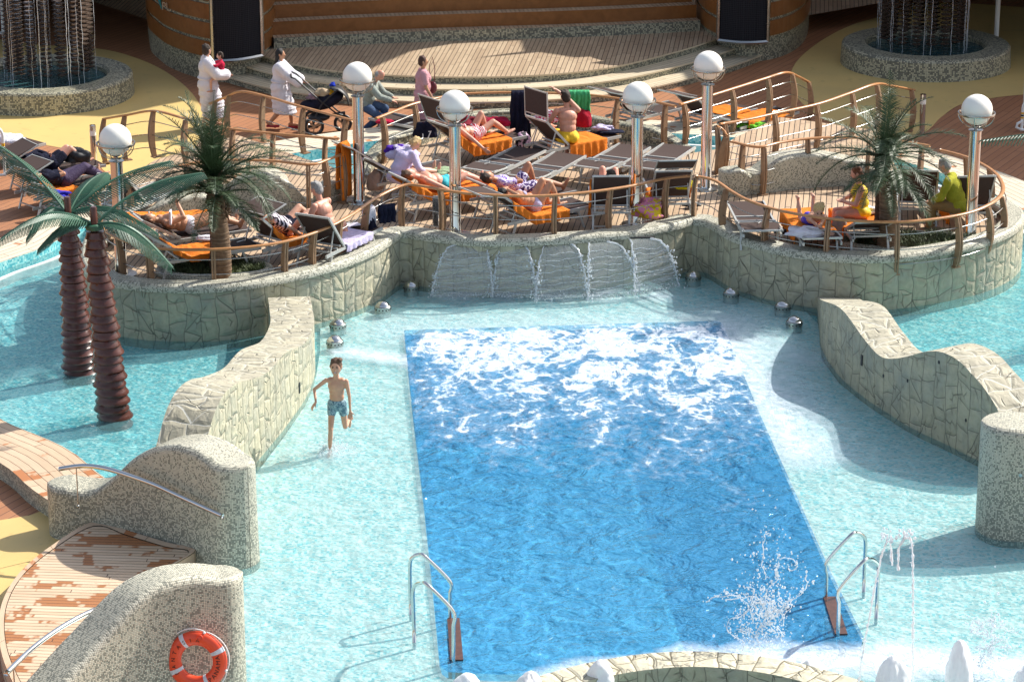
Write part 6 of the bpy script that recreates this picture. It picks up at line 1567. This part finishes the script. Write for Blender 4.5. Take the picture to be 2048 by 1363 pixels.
ladder([((1727, 1195), [(1729, 1130), (1731, 1084), (1725, 1070), (1713, 1065), (1700, 1071), (1654, 1123), (1653, 1150)], (1652, 1194)),
        ((1752, 1248), [(1755, 1180), (1757, 1136), (1751, 1122), (1739, 1117), (1727, 1122), (1679, 1178), (1678, 1205)], (1676, 1270))], "right chrome pool ladder with brown wooden steps under water", -1, None)
# curved handrails on the entry walls
def handrail(pts, label, posts):
    q = cat(pts, 8); r = empty("handrail", q[0], 0, label, "handrail"); mb = MB(); mb.tube(q, .03, 12); under(mb.build("tube", M['chrome'], None, 'all'), r)
    for t, ln in posts:
        p = q[int(t * (len(q) - 1))]; mb = MB(); mb.tube([p, p + Vector((0, .02, -ln))], .008, 6); mb.ell(p + Vector((0, .0, -ln)), .02, 8, 6); under(mb.build("bracket", M['steel'], None, True), r)
hb = [(118, 937, 1072), (165, 931, 1074), (210, 936, 1080), (260, 951, 1086), (310, 969, 1098), (360, 992, 1112), (410, 1015, 1128), (445, 1031, 1140)]
handrail([pt(x, y, P(x, yb + 12, 0)) for x, y, yb in hb], "upper curved chrome handrail along the humped mosaic wall", [(.12, .55)])
hb = [(12, 1346, 1520), (60, 1300, 1500), (110, 1262, 1470), (165, 1230, 1440), (222, 1207, 1410), (270, 1195, 1395)]
handrail([P(x, y, 1.05 if i < 5 else 1.0) for i, (x, y, yb) in enumerate(hb)], "lower curved chrome handrail at the picture's bottom left corner", [(.08, .6), (.85, .5)])
o_ = P(2046, 944, .9); mb = MB(); mb.tube([P(2040, 948, .9) + Vector((0, -.04, 0)), P(2062, 930, .93), P(2100, 915, .95)], .026, 10); tag(mb.build("handrail", M['chrome'], None, True), "stub of a chrome handrail on the right-hand mosaic column", "handrail")
# lifebuoy
fb = P(395, 1432, 0); bc = pt(394, 1320, Vector((0, fb.y - .10, 0))); lb = empty("lifebuoy", bc, 0, "orange lifebuoy with pale bands and a white rope on the lower mosaic wall", "lifebuoy")
lb.rotation_euler = (R(84), 0, R(-8)); R1, r1 = .262, .082
red = pm("orange_red_plastic", (.80, .085, .03), .35, 0, .05, 5)
mb = MB(); mb.tube([(R1 * math.cos(a), R1 * math.sin(a), 0) for a in [2 * math.pi * k / 64 for k in range(64)]], r1, 20, closed=True, flat=.72); mb.build("ring", red, lb, 'all')
mb = MB()
for a0 in (122, 28, -62, -152):
    pts = [(R1 * math.cos(R(a0 + t)), R1 * math.sin(R(a0 + t)), 0) for t in (-5, -2.5, 0, 2.5, 5)]; mb = MB(); mb.tube(pts, r1 * 1.025, 20, flat=.74); mb.build("reflective_band", pm("pale_band", (.62, .68, .74), .3), lb, 50)
def arc_text(word, a_start, a_step, rad, size, outward):
    for i, ch in enumerate(word):
        a = R(a_start + a_step * i); cu = bpy.data.curves.new("letter", 'FONT'); cu.body = ch; cu.size = size; cu.extrude = .002; cu.align_x = 'CENTER'; cu.align_y = 'CENTER'
        t = bpy.data.objects.new("letter", cu); col.objects.link(t); dg = bpy.context.evaluated_depsgraph_get(); dg.update(); me = bpy.data.meshes.new_from_object(t.evaluated_get(dg)); bpy.data.objects.remove(t)
        me.materials.clear(); me.materials.append(pm("black_lettering", (.05, .015, .01), .6)); o = bpy.data.objects.new("letter", me); col.objects.link(o); o.parent = lb
        o.location = (rad * math.cos(a), rad * math.sin(a), r1 * .72 + .001); o.rotation_euler = (0, 0, a + (-math.pi / 2 if outward else math.pi / 2))
arc_text("FANTASIA", 214, -18.5, .255, .062, True); arc_text("PANAMA", -50, 13, .258, .070, False)
mb = MB()
for k in range(4):
    a0 = 75 + 90 * k; mb.tube([((R1 + r1 + .012 + .02 * math.sin(math.pi * t / 12)) * math.cos(R(a0 + t * 7.2)), (R1 + r1 + .012 + .02 * math.sin(math.pi * t / 12)) * math.sin(R(a0 + t * 7.2)), .0) for t in range(13)], .007, 5)
    mb.ell(((R1 + r1) * math.cos(R(a0)), (R1 + r1) * math.sin(R(a0)), .015), .018, 8, 6)
mb.build("rope", M['white'], lb, True)
mb = MB(); mb.tube([(R1 * math.cos(R(80)) + .035 * math.cos(a), R1 * math.sin(R(80)) + .03 + .03 * math.sin(a), r1 * .72) for a in [2 * math.pi * k / 20 for k in range(20)]], .006, 6, closed=True); mb.build("rope_eye", red, lb, True)
# crook poles with hazard bands at the picture edges
def crook(base, top_px, label, flip=1):
    r = empty("rescue_crook", base, 0, label, "rescue crook"); H = ZT(base, top_px) - base.z
    mb = MB(); pts = [(0, 0, 0), (0, 0, H * .8)] + [(-.12 * flip + .12 * flip * math.cos(a), 0, H * .8 + .16 * math.sin(a)) for a in [math.pi * k / 10 for k in range(1, 8)]]; mb.tube(pts, .028, 10); mb.build("pole", M['white'], r, True)
    mb = MB(); mb.tube([(0, -.02, H * .35), (.10 * flip, -.05, H * .28), (.12 * flip, -.05, H * .15), (.02 * flip, -.05, .04), (-.2 * flip, -.05, 0.02)], .028, 10); mb.build("hook", M['white'], r, True)
    for k, z in enumerate((.60, .52, .44)):
        mb = MB(); mb.tube([(0, 0, H * z), (0, 0, H * (z + .06))], .031, 10); mb.build("band", pm("amber_band", (.75, .40, .01), .5) if k != 1 else M['dark'], r, True)
crook(P(10, 352, .15), 252, "white crook pole with yellow and black bands at the left picture edge", 1); crook(P(2043, 262, -.1), 205, "white crook pole with a yellow band at the right picture edge", -1)
b = P(2052, 250, -.1); mb = MB(); mb.box((0, 0, .7), (.12, .3, 1.4)); mb.lathe([(.06, 1.4), (.03, 1.48), (0, 1.5)], n=10); o = mb.build("equipment_post", M['white']); o.location = b; tag(o, "pale equipment post at the right picture edge behind the crook pole", "post")

# ================================================================ MOVING WATER
def drops(mb, c, spread, n, rnd, r0=.005, r1=.016):
    for i in range(n):
        p = Vector(c) + Vector((rnd.gauss(0, spread[0]), rnd.gauss(0, spread[1]), abs(rnd.gauss(0, spread[2])))); rr = rnd.uniform(r0, r1) * (1 if rnd.random() < .9 else 1.7); mb.ell(p, (rr, rr, rr * rnd.uniform(.8, 1.6)), 6, 4)
cas = [((905, 488), (975, 488), (862, 594), (986, 594)), ((1003, 488), (1050, 488), (985, 592), (1073, 597)), ((1088, 487), (1148, 486), (1070, 600), (1176, 594)), ((1172, 484), (1222, 482), (1176, 600), (1280, 586)), ((1252, 478), (1308, 476), (1270, 590), (1358, 572))]
names = ["leftmost", "second from the left", "middle", "fourth from the left", "rightmost"]
for k, (a, b_, c, d) in enumerate(cas):
    rnd = random.Random(k + 40); r = None
    a3, b3, c3, d3 = P(*a, .80), P(*b_, .80), P(*c, .0), P(*d, .0)
    r = empty("water_cascade", (a3 + b3) / 2, 0, "sheet of water falling from the stone wall, %s of five" % names[k], "water cascade", "water cascades on the stone wall")
    def S(u, t):
        # ballistic fall: fast spread near the top, then down
        top = a3.lerp(b3, u); bot = c3.lerp(d3, u); um = (a3 + b3) / 2; top = um.lerp(top, .72); p = top.lerp(bot, t ** .34); q2 = top.lerp(bot, t ** .5); p.y = q2.y; p.z = .80 * (1 - t); return p
    n, m_ = 20, 30; V = []; F = []
    for j in range(m_ + 1):
        for i in range(n + 1):
            t = j / m_; u = i / n; p = S(u, t); p += Vector((0, .012 * math.sin(t * 34 + u * 5 + k), 0)); V.append(p)
    for j in range(m_):
        for i in range(n): q_ = j * (n + 1) + i; F.append((q_, q_ + n + 1, q_ + n + 2, q_ + 1))
    mb = MB(); mb.add(V, F); under(mb.build("sheet", M['spray'], None, 'all'), r)
    mb = MB()
    for u in (0, 1):
        mb.tube([S(u, j / 40) + Vector((rnd.uniform(-.012, .012), -.01, 0)) for j in range(41)], .01, 6, [rnd.uniform(.005, .020) for _ in range(41)])
        for j in range(14): t = rnd.uniform(.2, 1); p = S(u, t); drops(mb, p, (.035, .02, .03), 5, rnd, .005, .015)
    for j in range(8):
        t = .14 + j * .112 + rnd.uniform(-.02, .02); ph = rnd.uniform(0, 6)
        mb.tube([S(i / 24, min(1, max(0, t + .022 * math.sin(i * .28 + ph) + .008 * math.sin(i * .9 + ph * 3)))) + Vector((0, -.008, 0)) for i in range(25)], .005, 5, [rnd.uniform(.001, .007) for _ in range(25)])
    for u in [i / 10 for i in range(11)]: drops(mb, S(u, 1), (.07, .07, .04), 9, rnd, .004, .011)
    under(mb.build("spray_strands", M['drops'], None, True), r)
    mb = MB(); mb.box((a3 + b3) / 2 + Vector((0, .03, .01)), ((b3 - a3).length * 1.05, .05, .022), Matrix.Rotation(math.atan2((b3 - a3).y, (b3 - a3).x), 3, 'Z')); under(mb.build("slot", M['dark'], None), r)
def splash(c, h, spread, seed, label, nst=9, nd=220, name="water_splash"):
    rnd = random.Random(seed); mb = MB(); c = Vector(c)
    for i in range(nst):
        p = c + Vector((rnd.uniform(-.16, .16) * spread, rnd.uniform(-.1, .1), rnd.uniform(0, h * .95))); d = Vector((rnd.uniform(-.6, .6), rnd.uniform(-.4, .4), 1)).normalized(); pts = []
        for j in range(16):
            pts.append(p.copy()); p = p + d * h * .035; d = (d + Vector((rnd.uniform(-.9, .9), rnd.uniform(-.6, .6), rnd.uniform(-.6, .6)))).normalized()
            drops(mb, p, (.035, .03, .035), 3, rnd, .003, .010)
        mb.tube(cat(pts, 2), .01, 6, [rnd.uniform(.002, .009) for _ in range(31)])
    drops(mb, c + Vector((0, 0, h * .1)), (.10 * spread, .10, h * .5), nd * 2, rnd, .003, .010)
    for i in range(5): mb.ell(c + Vector((rnd.gauss(0, .1) * spread, rnd.gauss(0, .06), h * rnd.uniform(.5, .95))), rnd.uniform(.010, .022), 10, 8)
    return tag(mb.build(name, M['drops'], None, True), label, "water splash")
splash(P(1525, 1312, 0), 1.25, 1.5, 3, "tall broken splash of water over the deep pool left of the right ladder", 16, 330)
splash(P(1975, 1352, 0), .75, .9, 5, "small splash of water at the bottom right over the shallow tiles", 9, 160)
def jet(pts3, rad, seed, label):
    rnd = random.Random(seed); q = resample(cat(pts3, 10), .03); mb = MB(); mb.tube([p + Vector((rnd.uniform(-.006, .006), 0, 0)) for p in q], rad, 6, [rad * rnd.uniform(.5, 1.4) for _ in q])
    for p in q:
        if rnd.random() < .35: drops(mb, p, (.02, .02, .02), 1, rnd, .004, .009)
    t = max(q, key=lambda v: v.z); drops(mb, t, (.05, .04, .05), 30, rnd, .006, .02)
    return tag(mb.build("water_jet", M['drops'], None, True), label, "water jet")
bz = P(1826, 1420, 0); yj = bz.y
jet([Vector((bz.x, yj, 0)), pt(1826, 1200, bz), pt(1824, 1090, bz), pt(1812, 1076, bz), pt(1798, 1095, bz), pt(1796, 1140, bz)], .014, 1, "straight thin vertical jet of water right of the right ladder")
bz = P(1712, 1420, 0)
jet([Vector((bz.x, yj, 0)), pt(1722, 1330, bz), pt(1752, 1160, bz), pt(1770, 1090, bz), pt(1780, 1085, bz), pt(1784, 1130, bz)], .013, 2, "leaning thin jet of water crossing the right ladder")
# foamy bubblers along the near edge
for i, (x, y, w_, h_, lb_) in enumerate([(935, 1400, .20, .34, "low white foam bubbler nearest the left pool ladder"), (1060, 1412, .19, .42, "rounded white foam bubbler left of the stone ledge"), (1200, 1395, .18, .46, "pointed white foam bubbler behind the left end of the stone ledge"),
                                   (1624, 1362, .19, .28, "low white foam bubbler at the right end of the stone ledge"), (1783, 1412, .20, .60, "white foam bubbler between the two thin water jets and the ledge"), (1916, 1410, .17, .76, "tallest white foam bubbler near the bottom right"), (2052, 1400, .19, .44, "white foam bubbler cut by the right picture edge")]):
    c = P(x, y, 0); mb = MB(); mb.ell((0, 0, 0), (1, 1, 1), 44, 30); V = []
    for v in mb.V:
        v = Vector(v); f = 1 + .28 * noise.noise(v * 1.5 + Vector((i * 7, 0, 0))) + .16 * abs(noise.noise(v * 4 + Vector((0, i * 3, 0)))) + .03 * noise.noise(v * 9); tz = (v.z + 1) / 2
        V.append((v.x * w_ * f * (1.15 - .5 * tz), v.y * w_ * f * (1.15 - .5 * tz), tz * h_ * (1 + .12 * f) - .04))
    mb.V = V; o = mb.build("foam_bubbler", M['foamy'], None, 'all'); o.location = c; tag(o, lb_, "water bubbler", "white foam bubblers at the near pool edge")
# water kicked up round the boy's shin
rnd = random.Random(77); mb = MB(); c = P(668, 898, 0)
drops(mb, c, (.12, .14, .05), 260, rnd, .003, .009); tag(mb.build("water_splash", M['drops'], None, True), "small spray of drops round the running boy's foot", "water splash")
